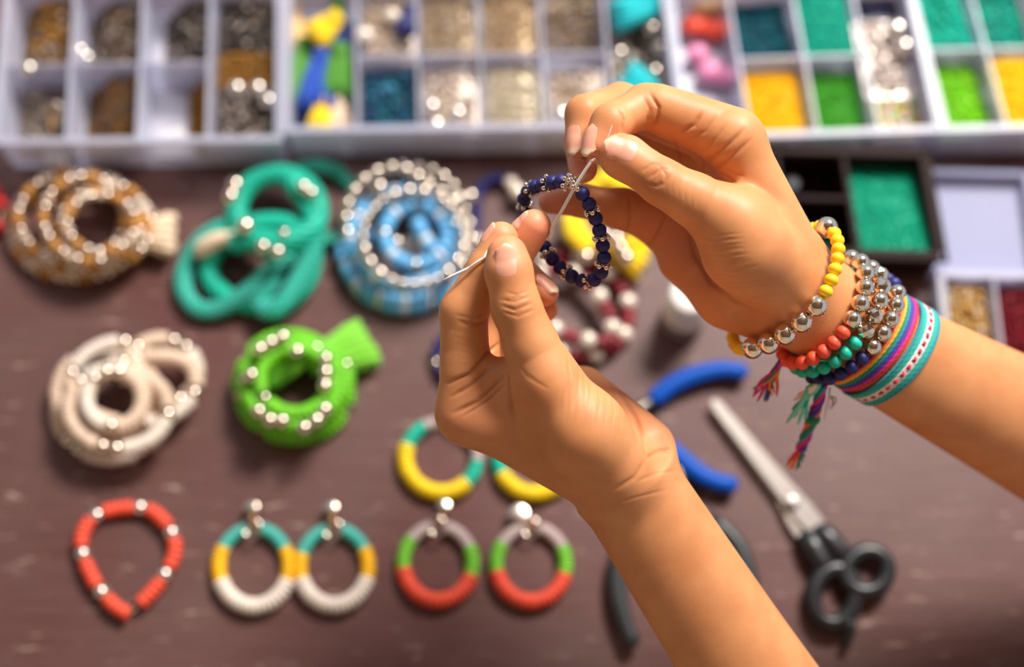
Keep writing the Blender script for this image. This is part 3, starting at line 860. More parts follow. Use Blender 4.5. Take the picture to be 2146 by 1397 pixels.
tassel_thing((708, 210), (712, 275), .020, .016, 2.5 * MM, 7 * MM, 'suede_cream', 'cream tassel at the front wall beside a yellow one', 'suede_cream')
tassel_thing((858, 18), (848, 72), .030, .027, 2.5 * MM, 6 * MM, 'navy', 'navy tassel lying on the tan and silver beads', 'navy')
tassel_thing((1395, 5), (1285, 35), .026, .024, 3 * MM, 10 * MM, 'suede_turq', 'turquoise tassel lying across the back of the compartment', 'suede_turq')
tassel_thing((1300, -35), (1370, 20), .026, .024, 3 * MM, 9 * MM, 'suede_turq', 'turquoise tassel at the frame edge, behind the other turquoise ones', 'suede_turq')
tassel_thing((1392, 215), (1305, 160), .020, .022, 3 * MM, 11 * MM, 'suede_turq', 'turquoise tassel just above the bent forefinger', 'suede_turq')
for (px, py), lab in zip(((1300, 112), (1382, 100), (1372, 150), (1366, 60)), ['round silver bead at the left wall of the turquoise tassel compartment', 'round silver bead at the right wall of the turquoise tassel compartment', 'round silver bead just behind the front turquoise tassel', 'round silver bead against the rear turquoise tassels']):
    loose('bead', 'ball', 'silver', T(px, py, .022), (.0042, .0042, .0042), (0, 0, 1), lab, 'bead', 'silver beads among the turquoise tassels')
for (px, py), lab in zip(((497, 186), (541, 186), (562, 212)), ['large silver bead, left one of the pair in the undivided long compartment', 'large silver bead, middle one in the undivided long compartment', 'large silver bead against the right wall of the undivided long compartment']):
    loose('bead', 'ball', 'dull_silver', T(px, py, .026), (.005, .005, .005), (0, 0, 1), lab, 'bead', 'large silver beads in the left organizer')
for (px, py), lab in zip(((182, 122), (168, 108)), ['pale silver bead at the foot of the grey brown heap, front one', 'pale silver bead at the foot of the grey brown heap, rear one']):
    loose('bead', 'ball', 'dull_silver', T(px, py, .022), (.0045, .0045, .0045), (0, 0, 1), lab, 'bead', 'pale silver beads by the grey brown heap')
loose('bead', 'ball', 'dull_silver', T(58, 145, .030), (.006, .0045, .005), (0, 0, 1), 'flattened pale silver bead stuck on the divider at the far left', 'bead')
loose('bead', 'ball', 'dull_silver', T(1178, 242, .026), (.006, .006, .006), (0, 0, 1), 'large bright silver bead touching the middle fingertip from behind', 'bead')
for (px, py), lab in zip(((905, 224), (960, 238), (915, 262)), ['large shiny silver bead at the left rear of the mixed bright silver beads', 'large shiny silver bead at the right of the mixed bright silver beads', 'large shiny silver bead at the front wall of the mixed bright silver beads']):
    loose('bead', 'ball', 'dull_silver', T(px, py, .027), (.0048, .0048, .0048), (0, 0, 1), lab, 'bead', 'shiny beads on the mixed silver beads')
for (px, py), lab in zip(((765, 75), (822, 35)), ['large pearl bead left of the navy tassel, by the divider', 'large pearl bead behind the navy tassel']):
    loose('bead', 'ball', 'pearl', T(px, py, .026), (.0052, .0052, .0052), (0, 0, 1), lab, 'bead', 'pearls beside the navy tassel')
for px, py, m, l in ((1475, 15, 'suede_tan', 'tan wooden bead at the back of the pink and coral compartment'), (1510, 12, 'suede_tan', 'second tan wooden bead at the back, right of the first'), (1455, 52, 'coral', 'coral bead left of its larger coral neighbour'), (1500, 60, 'coral', 'larger coral bead in the middle of the pink and coral compartment'), (1462, 112, 'pink', 'pink plastic bead behind its pink neighbours'), (1492, 150, 'pink', 'pink plastic bead, the largest of the three'), (1520, 160, 'pink', 'pink plastic bead nearest the knuckles')):
    s_ = .0075 if 'larg' in l else .006
    loose('bead', 'ball', m, T(px, py, .010), (s_ * 1.2, s_, s_ * .8), (0, 0, 1), l, 'bead')
for (px, py), lab in zip(((1880, 62), (1895, 100)), ['large pale silver bead left of the chunky teal beads, rear one', 'large pale silver bead left of the chunky teal beads, front one']):
    loose('bead', 'ball', 'dull_silver', T(px, py, .022), (.0065, .0065, .006), (0, 0, 1), lab, 'bead', 'large pale beads left of the chunky teal beads')
loose('bead', 'ball', 'pale_blue', T(1658, 385, .008), (.005, .005, .005), (0, 0, 1), 'single pale blue bead left in an empty brown compartment', 'bead')
# paper slip in an almost empty compartment
V = [boxA.w(boxA.cx[2] + a, b, z) for a, b, z in ((.004, .004, .006), (.030, .003, .007), (.022, .020, .014), (.006, .016, .010))]
sl = link('paper_slip', mesh_from('paper_slip', [v - V[0] for v in V] + [v - V[0] - Vector((0, 0, .0006)) for v in V], [(0, 1, 2, 3), (7, 6, 5, 4), (0, 4, 5, 1), (1, 5, 6, 2), (2, 6, 7, 3), (3, 7, 4, 0)], M['cap'], False)); sl.location = V[0]
tag(sl, 'white paper slip in the third front compartment of the left organizer', 'paper')
# two discs on a wire over the front wall
e0 = T(110, 236, H1 + .004)
er = thing('disc_drop', e0, 'silver two-disc drop hung over the front wall of the left organizer', 'earring')
put(er, 'disc', bead_mesh('disc', 'dull_silver'), e0, (0.1, -0.5, 0.85), (.0066, .0066, .0009))
e1 = T(116, 331, .016)
put(er, 'disc', bead_mesh('disc', 'dull_silver'), e1, (0.05, 0.25, 0.95), (.0070, .0070, .0009))
tube(er, 'wire', [e0 + Vector((0, -.004, 0)), T(109, 275, H1 + .002), T(110, 300, H1 - .004), e1 + Vector((0, .006, .001))], .0006, 'gold', 6)

# ------------------------------------------------------------------ bracelets, earrings and tools on the table
def B_(n, *a): return [a] * n
# 1 tan and silver wrapped bracelet with a cream tassel
c = T(175, 470); o = thing('wrap_bracelet', c, 'tan and silver wrapped bead bracelet with a cream tassel', 'bracelet')
pat = B_(2, 'disc', 'disc', 'gold', .0032, .0015) + B_(2, 'silver_bead', 'ball', 'silver', .0034, .0032) + B_(2, 'disc', 'disc', 'gold', .0033, .0015) + B_(1, 'silver_bead', 'ball', 'silver', .0032, .0030) + B_(1, 'disc', 'disc', 'cream', .0030, .0015) + B_(1, 'silver_bead', 'ball', 'silver', .0030, .0030)
pth = Path(spiral([(158, 490, 134, 94, 4), (150, 474, 126, 104, 7), (168, 462, 132, 106, 11), (150, 455, 112, 92, 14), (205, 470, 112, 92, 15), (210, 470, 84, 70, 20), (195, 455, 105, 92, 24), (212, 468, 72, 60, 27)]), False, 1)
string(o, pth, pat, .0004, 'cotton')
tassel(o, T(292, 490, .012), T(366, 492, .008), .0050, .0125, 'suede_cream', 'suede_cream')
# 2 teal rope bracelet
c = T(555, 500); o = thing('rope_bracelet', c, 'teal crocheted bead rope bracelet with a pale horn charm', 'bracelet')
def ell(cx, cy, rx, ry, a0, a1, z0, z1, n=24):
    return [T(cx + rx * math.cos(math.radians(a0 + (a1 - a0) * k / n)), cy - ry * math.sin(math.radians(a0 + (a1 - a0) * k / n)), (z0 + (z1 - z0) * k / n) / 1000) for k in range(n + 1)]
tp = lambda pts: [q for q in Path([T(x, y, z / 1000) for x, y, z in pts], False, 5).p]
rope1 = ell(582, 443, 86, 78, 250, -110, 16, 20)
rope2 = tp([(478, 470, 12), (425, 500, 10), (392, 550, 6), (385, 605, 5), (412, 645, 5), (460, 648, 6), (510, 618, 11), (560, 572, 15), (610, 530, 19)])
rope3 = tp([(440, 545, 7), (442, 585, 5), (476, 622, 5), (530, 640, 5), (590, 640, 6), (640, 595, 7), (656, 540, 9), (650, 490, 11), (600, 468, 12), (530, 470, 12), (470, 500, 12), (440, 545, 10)])
rope4 = tp([(488, 508, 22), (540, 502, 24), (600, 505, 24), (660, 470, 20), (640, 420, 18), (605, 370, 20)])
rope5 = tp([(600, 480, 8), (585, 560, 8), (560, 600, 11), (545, 640, 9), (585, 645, 13), (640, 560, 14), (660, 500, 16)])
for k, (rp, r) in enumerate(((rope1, .0054), (rope2, .0044), (rope3, .0050), (rope4, .0056), (rope5, .0050))):
    tube(o, 'rope', rp, r, 'teal', 10)
    p_ = Path(rp, False, 2); V, F = [], []
    bv, bf = _ball(5, 3)
    s = 0; row = 0
    while s < p_.L:
        q, t = p_.at(s); nn = t.orthogonal().normalized() if abs(t.z) > .9 else (Vector((0, 0, 1)) - t * t.z).normalized(); bb = t.cross(nn)
        for j in range(9):
            a = 2 * PI * (j + .5 * (row % 2)) / 9 + row * .13
            ctr = q + (nn * math.sin(a) + bb * math.cos(a)) * (r * 1.0)
            of = len(V); V += [ctr + Vector(v) * .00125 - o.location for v in bv]; F += [tuple(int(x) + of for x in f) for f in bf]
        s += .0022; row += 1
    sb = link('seed_beads', mesh_from('seed_beads', V, F, M['teal'] if k not in (1, 4) else M['teal_light']), o); sb['kind'] = 'stuff'
tube(o, 'strap', [T(628, 350, .012), T(665, 348, .01), T(705, 356, .006), T(735, 388, .004)], [.0045, .005, .005, .004], 'suede_teal', 8, flat=.4)
tube(o, 'strap', [T(655, 505, .010), T(690, 498, .007), T(735, 490, .004)], [.004, .0042, .0036], 'suede_teal', 8, flat=.4)
tube(o, 'horn_charm', [T(412, 536, .014), T(425, 520, .016), T(455, 502, .020), T(485, 495, .024), T(510, 498, .026)], [.0022, .0056, .0050, .0032, .0018], 'suede_cream', 12)
for px, py, z, r in ((493, 388, 22, .0052), (484, 412, 21, .005), (515, 474, 32, .0052), (551, 517, 32, .0042), (582, 528, 31, .0042), (636, 393, 26, .0042), (652, 405, 26, .004), (595, 489, 30, .003)):
    put(o, 'silver_bead', bead_mesh('ball', 'silver'), T(px, py, z / 1000), (0, 0, 1), (r, r, r))
# 3 blue and silver
c = T(855, 500); o = thing('wrap_bracelet', c, 'sky blue and silver wrapped bead bracelet', 'bracelet')
pb = B_(2, 'tube_bead', 'tube', 'blue', .0045, .0028) + B_(1, 'tube_bead', 'tube', 'pale_blue', .0044, .0020) + B_(2, 'tube_bead', 'tube', 'blue', .0045, .0028) + B_(1, 'disc', 'disc', 'dull_silver', .0038, .0018)
string(o, Path(spiral([(852, 556, 118, 88, 4.6), (842, 522, 124, 104, 8), (848, 500, 112, 98, 13)]), False, 1), pb, 0, 'cotton')
string(o, Path(ell(872, 492, 66, 62, 0, 359, 16, 17, 30), True, 1), pb, 0, 'cotton')
string(o, Path([T(872, 462, .022), T(890, 500, .021), T(918, 540, .018)], False, 8), pb, 0)
ps = B_(3, 'silver_bead', 'ball', 'silver', .0040, .0041) + B_(5, 'silver_bead', 'ball', 'silver', .0030, .0030)
string(o, Path(ell(866, 498, 106, 98, 70, 429, 24, 24, 40), True, 1), ps, .0007, 'cotton')
string(o, Path([T(728, 500, .014), T(726, 440, .016), T(752, 388, .018), T(800, 356, .018), T(850, 356, .018), T(905, 392, .02), T(945, 420, .02), T(978, 440, .02)], False, 10), B_(5, 'silver_bead', 'ball', 'silver', .0040, .0040), .0009)
string(o, Path([T(800, 352, .009), T(850, 348, .009), T(900, 356, .010), T(945, 385, .012), T(968, 430, .013), T(985, 480, .012), T(978, 540, .010), T(955, 590, .008)], False, 10), B_(5, 'silver_bead', 'ball', 'silver', .0040, .0040), .0009)
for px, py in ((832, 508), (858, 506), (884, 498), (852, 528), (880, 530)): put(o, 'silver_bead', bead_mesh('ball', 'silver'), T(px, py, .008), (0, 0, 1), (.004, .004, .004))
put(o, 'silver_bead', bead_mesh('ball', 'silver'), T(795, 392, .022), (0, 0, 1), (.0046, .0046, .0046)); put(o, 'silver_bead', bead_mesh('ball', 'silver'), T(986, 412, .018), (0, 0, 1), (.0046, .0046, .0046))
# 4 navy bracelets partly behind the lower hand
o = thing('bead_bracelet', T(1045, 490), 'navy bead bracelet with two pearls arching behind the lower fingertips', 'bracelet')
nv = B_(9, 'disc', 'disc', 'navy', .0034, .0014) 
string(o, Path([T(1000, 420, .004), T(1008, 392, .005), T(1040, 374, .005), T(1072, 386, .005), T(1098, 430, .004), T(1108, 490, .004), T(1090, 550, .004), T(1050, 585, .004), T(1015, 570, .004), T(1002, 520, .004), T(998, 470, .004)], True, 8), nv + B_(1, 'silver_bead', 'ball', 'pearl', .0044, .0044), 0, 'cotton', .0004)
put(o, 'silver_bead', bead_mesh('ball', 'pearl'), T(1085, 404, .008), (0, 0, 1), (.0054, .0054, .0054))
o = thing('bead_bracelet', T(1000, 745), 'navy and silver bead bracelet peeping out left of the lower hand', 'bracelet')
string(o, Path(ell(1000, 748, 88, 66, 0, 350, 4, 4, 24), True, 1), B_(3, 'bead', 'ball', 'navy', .0036, .0033) + B_(1, 'silver_bead', 'ball', 'silver', .0032, .0026), 0, 'cotton')
# 5 cream
o = thing('wrap_bracelet', T(255, 835), 'cream white wrapped disc bead bracelet', 'bracelet')
pc = B_(16, 'disc', 'disc', 'cream', .0044, .0013) + B_(2, 'silver_bead', 'ball', 'silver', .0042, .0040) + B_(11, 'disc', 'disc', 'white', .0043, .0013) + B_(1, 'silver_bead', 'ball', 'silver', .0041, .0039)
string(o, Path(spiral([(232, 862, 112, 98, 4.4), (222, 828, 102, 96, 9), (280, 800, 132, 88, 13), (240, 842, 58, 60, 16), (248, 855, 105, 85, 20), (240, 836, 60, 58, 24)], 36), False, 1), pc, 0, 'cotton')
string(o, Path(ell(338, 778, 76, 68, 200, -100, 9, 6, 24) + [T(345, 850, .006)], False, 1), pc, 0)
string(o, Path([T(270, 735, .012), T(290, 770, .018), T(302, 815, .022), T(300, 860, .02)], False, 10), pc[:10], 0)
# 6 lime green with tassel
o = thing('wrap_bracelet', T(615, 805), 'lime green wrapped bead bracelet with a flat green tassel', 'bracelet')
pg = B_(14, 'disc', 'disc', 'green', .0042, .0016) + B_(1, 'disc', 'disc', 'leaf', .0040, .0016) + B_(1, 'silver_bead', 'ball', 'silver', .0032, .0030)
string(o, Path(spiral([(618, 826, 112, 92, 4.2), (612, 810, 112, 96, 9), (618, 790, 112, 92, 13), (622, 826, 84, 72, 14), (612, 800, 100, 90, 18), (618, 798, 74, 68, 21)], 36), False, 1), pg, 0, 'cotton')
for px, py in ((545, 732), (568, 718), (592, 706), (622, 736), (527, 786), (682, 752), (683, 780), (681, 808), (542, 862), (566, 880), (592, 882), (638, 896), (664, 880), (681, 858)):
    put(o, 'silver_bead', bead_mesh('ball', 'silver'), T(px, py, .027), (0, 0, 1), (.0041, .0041, .0041))
tassel(o, T(672, 756, .012), T(772, 716, .006), .0060, .0135, 'suede_green', 'suede_green')
tube(o, 'strap', [T(565, 800, .010), T(600, 770, .013), T(640, 745, .016), T(672, 752, .014)], [.006, .0075, .0065, .005], 'suede_green', 8, flat=.4)
# 7 maroon and pearl
o = thing('bead_bracelet', T(1215, 650), 'maroon and pearl double bead bracelet below the held loop', 'bracelet')
pm = B_(1, 'pearl_bead', 'ball', 'pearl', .0052, .0050) + B_(3, 'disc', 'disc', 'maroon', .0042, .0016)
string(o, Path([T(1130, 560, .005), T(1180, 535, .005), T(1240, 548, .005), T(1290, 590, .005), T(1318, 645, .005), T(1305, 705, .005), T(1262, 738, .005), T(1205, 745, .005), T(1150, 725, .005), T(1115, 670, .005), T(1108, 610, .005)], True, 8), pm, .0003, 'cotton')
string(o, Path([T(1120, 590, .010), T(1165, 565, .012), T(1215, 580, .012), T(1255, 620, .012), T(1280, 670, .012), T(1275, 715, .012), T(1225, 712, .012), T(1180, 700, .010), T(1130, 660, .010)], True, 8), pm, .0003)
# 8 yellow
o = thing('wrap_bracelet', T(1280, 460), 'yellow wrapped bracelet with silver beads and a yellow tassel behind the upper hand', 'bracelet')
py_ = B_(12, 'disc', 'disc', 'yellow', .0044, .0016) + B_(1, 'silver_bead', 'ball', 'silver', .0040, .0038)
string(o, Path(spiral([(1282, 450, 86, 82, 4.4), (1280, 455, 82, 80, 9), (1284, 450, 74, 72, 14)], 36), False, 1), py_, 0, 'cotton')
for px, py in ((1228, 538), (1258, 520), (1266, 496), (1292, 500), (1312, 540), (1300, 520)): put(o, 'silver_bead', bead_mesh('ball', 'silver'), T(px, py, .019), (0, 0, 1), (.0046, .0046, .0046))
tassel(o, T(1285, 515, .012), T(1350, 548, .007), .0050, .0105, 'suede_yellow', 'suede_yellow')
tube(o, 'strap', [T(1196, 445, .016), T(1205, 485, .018), T(1232, 525, .016)], [.006, .008, .005], 'suede_yellow', 8, flat=.5)
tube(o, 'strap', [T(1255, 362, .016), T(1290, 380, .018), T(1325, 392, .016)], [.004, .0055, .004], 'suede_yellow', 8, flat=.5)
# 9 coral and silver
cor = [(270, 1285), (236, 1266), (200, 1222), (176, 1170), (170, 1130), (186, 1094), (214, 1074), (260, 1064), (308, 1066), (344, 1092), (364, 1128), (366, 1160), (350, 1196), (322, 1236), (292, 1266)]
o = thing('bead_bracelet', T(268, 1175), 'coral and silver bead bracelet lying in a teardrop loop', 'bracelet')
pth = Path([T(x, y, .0042) for x, y in cor], True, 8)
string(o, pth, B_(5, 'disc', 'disc', 'coral', .0040, .0016) + B_(1, 'silver_bead', 'ball', 'dull_silver', .0041, .0040), 0.00005, 'cotton')
# 10 hoop earrings
def earring(cx, cy, rx, ry, segs, label, top, ring=True, rot=0, big=False, stud=True):
    """segs: (from deg, to deg, material, radius mm), degrees counted from the top clockwise"""
    o = thing('hoop_earring', T(cx, cy), label, 'earring', None)
    def pt(d, z=.0038):
        a = math.radians(d + rot); return T(cx + rx * math.sin(a), cy - ry * math.cos(a), z)
    hoop = Path([pt(360 * k / 48) for k in range(48)], True, 1)
    for d0, d1, m, r in segs:
        s0, s1 = hoop.L * (d0 % 360.0001) / 360, hoop.L * (d1 % 360.0001) / 360
        n = max(1, round((s1 - s0) / (.0027 if r > 4.3 else .0021)))
        for k in range(n):
            p, t = hoop.at(s0 + (s1 - s0) * (k + .5) / n)
            rr = r * MM * random.uniform(.97, 1.03)
            put(o, 'disc', bead_mesh('disc', m), p, t, (rr, rr, (s1 - s0) / n / 2))
    tube(o, 'hoop_wire', [hoop.at(hoop.L * k / 40)[0] for k in range(40)], .0006, 'silver', 6, True)
    if top:
        tx, ty, tr = top
        put(o, 'stud', bead_mesh('disc', 'stud'), T(tx, ty, .006), (0.05, 0.12, 1), (tr * MM, tr * MM, .0011))
        h = pt(0); k = T(tx, ty, .005)
        tube(o, 'link', [k, k.lerp(h, .5) + Vector((0, 0, .001)), h + Vector((0, 0, .001))], .0011, 'gold', 6)
        rg = [h + Vector((.0046 * math.cos(2 * PI * i / 16), .0052 * math.sin(2 * PI * i / 16) - .001, .0035)) for i in range(16)]
        tube(o, 'jump_ring', rg, .0007, 'silver', 6, True)
    return o
G1 = 'hoop earrings of bead discs'
earring(532, 1188, 74, 82, [(10, 62, 'teal_light', 3.6), (62, 112, 'amber', 4.0), (112, 250, 'white', 4.6), (250, 303, 'amber', 4.1), (303, 350, 'teal_light', 3.6)], 'teal, amber and white hoop earring nearest the coral bracelet', (527, 1063, 3.9))
earring(700, 1188, 72, 80, [(12, 62, 'teal_light', 3.6), (62, 108, 'amber', 4.0), (108, 252, 'white', 4.6), (252, 292, 'amber', 4.1), (292, 350, 'teal_light', 3.6)], 'teal, amber and white hoop earring beside the lilac, green and coral pair', (693, 1064, 3.9))
earring(925, 958, 76, 74, [(-28 + 360 * 0, 118 - 0, 'lilac', 3.4)] if False else [(8, 98, 'lilac', 3.6), (98, 136, 'teal', 4.0), (136, 290, 'yellow', 4.7), (290, 332, 'teal', 4.0), (332, 352, 'lilac', 3.6)], 'teal and yellow hoop earring with pale top, left of the lower wrist', None)
earring(1120, 960, 76, 74, [(8, 60, 'lilac', 3.6), (60, 112, 'teal', 4.0), (112, 244, 'yellow', 4.7), (244, 300, 'teal', 4.0), (300, 352, 'lilac', 3.6)], 'teal and yellow hoop earring half hidden under the lower wrist', None)
earring(918, 1180, 73, 78, [(8, 64, 'lilac', 3.5), (64, 110, 'leaf', 3.9), (110, 262, 'coral', 4.4), (262, 312, 'leaf', 3.9), (312, 352, 'lilac', 3.5)], 'lilac, green and coral hoop earring with a small stud', (930, 1060, 3.6))
earring(1113, 1182, 73, 78, [(8, 62, 'lilac', 3.5), (62, 106, 'leaf', 3.9), (106, 258, 'coral', 4.4), (258, 304, 'leaf', 3.9), (304, 352, 'lilac', 3.5)], 'lilac, green and coral hoop earring with a large tilted stud', (1087, 1077, 5.6))

# 11 pliers
def pliers(label, joint, handles, jaws, grip, name='pliers', rg=.0056):
    o = thing(name, T(*joint), label, 'pliers')
    for hd, jw in zip(handles, jaws):
        pth = Path([T(x, y, z / 1000) for x, y, z in hd], False, 6)
        n = 24; pts = [pth.at(pth.L * k / n)[0] for k in range(n + 1)]
        rad = [rg * (0.92 + 0.12 * math.sin(PI * min(1, k / n * 1.2))) * (0.86 if k in (0, n) else 1) for k in range(n + 1)]
        tube(o, 'handle', pts, rad, grip, 12, flat=.8)
        j = T(*joint, .007)
        tube(o, 'shank', [pts[0] + (pts[0] - pts[1]) * -.5, pts[0].lerp(j, .45), j, T(*jw[0], .007), T(*jw[1], .007)], [.0034, .0042, .0058, .0046, .0016], 'dark_steel', 10, flat=.7)
    put(o, 'rivet', bead_mesh('disc', 'dark_steel'), T(*joint, .0105), (0, 0, 1), (.0045, .0045, .0022))
    return o
pliers('pliers with bright blue grips lying behind the lower wrist', (1285, 892), [[(1366, 840, 7), (1410, 806, 7), (1462, 784, 7), (1515, 774, 7), (1562, 780, 7)], [(1372, 918, 7), (1420, 955, 7), (1462, 990, 7), (1505, 1010, 7), (1540, 1016, 7)]], [((1255, 900), (1180, 905)), ((1255, 886), (1180, 897))], 'rubber_blue')
pliers('pliers with black grips half hidden under the lower forearm', (1420, 1042), [[(1318, 1120, 7), (1296, 1180, 7), (1294, 1240, 7), (1308, 1300, 7), (1328, 1350, 7)], [(1500, 1092, 7), (1545, 1140, 7), (1568, 1200, 7), (1572, 1260, 7), (1560, 1320, 7)]], [((1414, 1010), (1404, 940)), ((1424, 1010), (1410, 940))], 'rubber_black', rg=.0050)
# 12 scissors
o = thing('scissors', T(1680, 1100), 'closed steel scissors with black plastic handles', 'scissors')
def prism(root, name, outline, z0, z1, material, bev=.0004):
    bm = bmesh.new(); vs = [bm.verts.new(T(x, y, z0) - root.location) for x, y in outline]
    f = bm.faces.new(vs); f.normal_update()
    if f.normal.z < 0: f.normal_flip()
    r = bmesh.ops.extrude_face_region(bm, geom=[f])
    for e in r['geom']:
        if isinstance(e, bmesh.types.BMVert): e.co.z += z1 - z0
    bmesh.ops.recalc_face_normals(bm, faces=bm.faces[:])
    if bev: bmesh.ops.bevel(bm, geom=bm.edges[:], offset=bev, segments=2, affect='EDGES')
    return link(name, bm_mesh(name, bm, M[material], False), root)
prism(o, 'blade', [(1487, 842), (1500, 836), (1512, 846), (1655, 1010), (1700, 1058), (1728, 1096), (1700, 1120), (1676, 1100), (1630, 1040), (1496, 862)], .0052, .0072, 'steel')
prism(o, 'blade', [(1490, 850), (1500, 845), (1640, 1020), (1672, 1060), (1700, 1110), (1672, 1136), (1650, 1100), (1628, 1050), (1492, 866)], .0030, .0050, 'dull_silver')
put(o, 'pivot_screw', bead_mesh('disc', 'steel'), T(1660, 1052, .0078), (0, 0, 1), (.0040, .0040, .0011))
def loop(cx, cy, rx, ry, rot, z, r):
    out = []
    for k in range(28):
        a = 2 * PI * k / 28; x, y = rx * math.cos(a), ry * math.sin(a); c_, s_ = math.cos(rot), math.sin(rot)
        out.append(T(cx + x * c_ - y * s_, cy - (x * s_ + y * c_), z))
    return out
def handle(root, ring, r_ring, arm, arm_r, extra=None):
    V, F = tube_data(ring, r_ring, 10, True)
    v, f = tube_data(arm, arm_r, 10, flat=.8); of = len(V); V += v; F += [tuple(x + of for x in q) for q in f]
    if extra:
        v, f = tube_data(*extra, 8); of = len(V); V += v; F += [tuple(x + of for x in q) for q in f]
    return link('handle', mesh_from('handle', [v - root.location for v in V], F, M['black']), root)
handle(o, loop(1748, 1248, 44, 58, -.15, .0065, 0), .0048, [T(1690, 1118, .006), T(1706, 1150, .0065), T(1724, 1182, .0065), T(1752, 1200, .0065)], [.0062, .0072, .0066, .0048], ([T(1778, 1296, .0065), T(1782, 1322, .006), T(1772, 1350, .005)], [.0040, .0032, .0026]))
handle(o, loop(1816, 1196, 46, 42, .5, .0075, 0), .0046, [T(1716, 1108, .0075), T(1740, 1132, .0075), T(1764, 1158, .0075), T(1788, 1170, .0075)], [.0060, .0070, .0060, .0044])
# 13 bottle
c = T(1430, 668)
o = thing('bottle', c, 'small milky bottle with a white cap standing by the upper hand', 'bottle')
def lathe(root, name, prof, material, n=28):
    V, F = [], []
    for r, z in prof: V += [(r * math.cos(2 * PI * k / n), r * math.sin(2 * PI * k / n), z) for k in range(n)]
    for j in range(len(prof) - 1):
        for k in range(n): F.append((j * n + k, j * n + (k + 1) % n, (j + 1) * n + (k + 1) % n, (j + 1) * n + k))
    F.append(tuple(range(n - 1, -1, -1))); F.append(tuple(range((len(prof) - 1) * n, len(prof) * n)))
    return link(name, mesh_from(name, V, F, M[material]), root)
lathe(o, 'body', [(.0110, 0), (.0125, .001), (.0128, .004), (.0128, .016), (.0122, .020), (.0085, .024), (.0085, .026)], 'bottle')
lathe(o, 'label', [(.01285, .0055), (.0130, .0056), (.0130, .0120), (.01285, .0121)], 'grey_label')
lathe(o, 'cap', [(.0100, .0245), (.0116, .0250), (.0118, .0360), (.0110, .0385), (.0090, .0395)], 'cap')
# 14 red bracelet cut by the left edge
o = thing('bead_bracelet', T(-70, 440), 'red bead bracelet mostly outside the left edge', 'bracelet')
string(o, Path(ell(-70, 440, 72, 66, 0, 350, 5, 5, 24), True, 1), B_(6, 'bead', 'ball', 'red', .0046, .0044), 0, 'cotton')

# ------------------------------------------------------------------ the person: two hands and forearms
person = tag(link('person', None), 'person whose two bare hands and forearms reach in, threading a clear cord through navy beads', 'person')

def J(px, py, w, r): return (S(px, py, w), r)
def P_(a, b): return (a[0], b[0], a[1], b[1])

# ---- hand that pinches from below (thumb towards the lens)
Lpalm = [
    P_(J(976, 862, 0, 11.2), J(1262, 1008, 0, 14)),
    P_(J(1005, 845, -18, 10.5), J(1285, 985, -8, 14)),
    P_(J(1050, 820, -36, 10), J(1315, 965, -16, 14)),
    P_(J(1110, 775, -50, 9), J(1345, 955, -20, 13)),
    P_(J(1225, 812, -38, 9.5), J(1362, 928, -10, 9.5)),
    P_(J(1148, 800, 18, 12.5), J(1225, 905, 16, 16)),
    P_(J(1225, 905, 16, 16), J(1290, 985, 6, 16)),
    P_(J(985, 880, 0, 9), J(1110, 870, 6, 12)),
    P_(J(1000, 806, 3, 8.5), J(1085, 790, 6, 10)),
]
Lf = [
    # thumb
    ([J(1148, 800, 18, 12.2), J(1082, 645, 22, 10.0), J(1066, 568, 22, 9.5), J(1063, 535, 21, 8.3)], [P_(J(1110, 725, 20, 10.6), J(1112, 722, 20, 10.6)), P_(J(1064, 550, 17, 8.2), J(1068, 590, 17, 8.2))], 7),
    # index
    ([J(976, 862, 0, 11.0), J(972, 652, 5, 9.9), J(1018, 568, 6, 8.2), J(1050, 500, 5, 7.2)], [P_(J(980, 765, 3, 10.6), J(978, 780, 3, 10.6))], 7),
    # middle
    ([J(1005, 845, -18, 10.3), J(1000, 660, -20, 9.2), J(1066, 555, -10, 8.2), J(1119, 474, -4, 7.3)], [], 6),
    # ring
    ([J(1050, 820, -36, 10), J(1015, 655, -36, 8.8), J(1095, 578, -22, 7.4), J(1141, 612, -14, 6.3)], [], 6),
    # little
    ([J(1110, 775, -50, 9), J(1075, 650, -52, 7.8), J(1115, 612, -38, 6.6), J(1142, 648, -26, 5.7)], [], 6),
]
Larm = [
    (S(1312, 1012, -4), 22.5, 17.0), (S(1372, 1105, -10), 23.2, 18.0), (S(1560, 1397, -24), 26.5, 22.5), (S(1790, 1750, -44), 33, 29), (S(2010, 2090, -64), 39, 36),
]
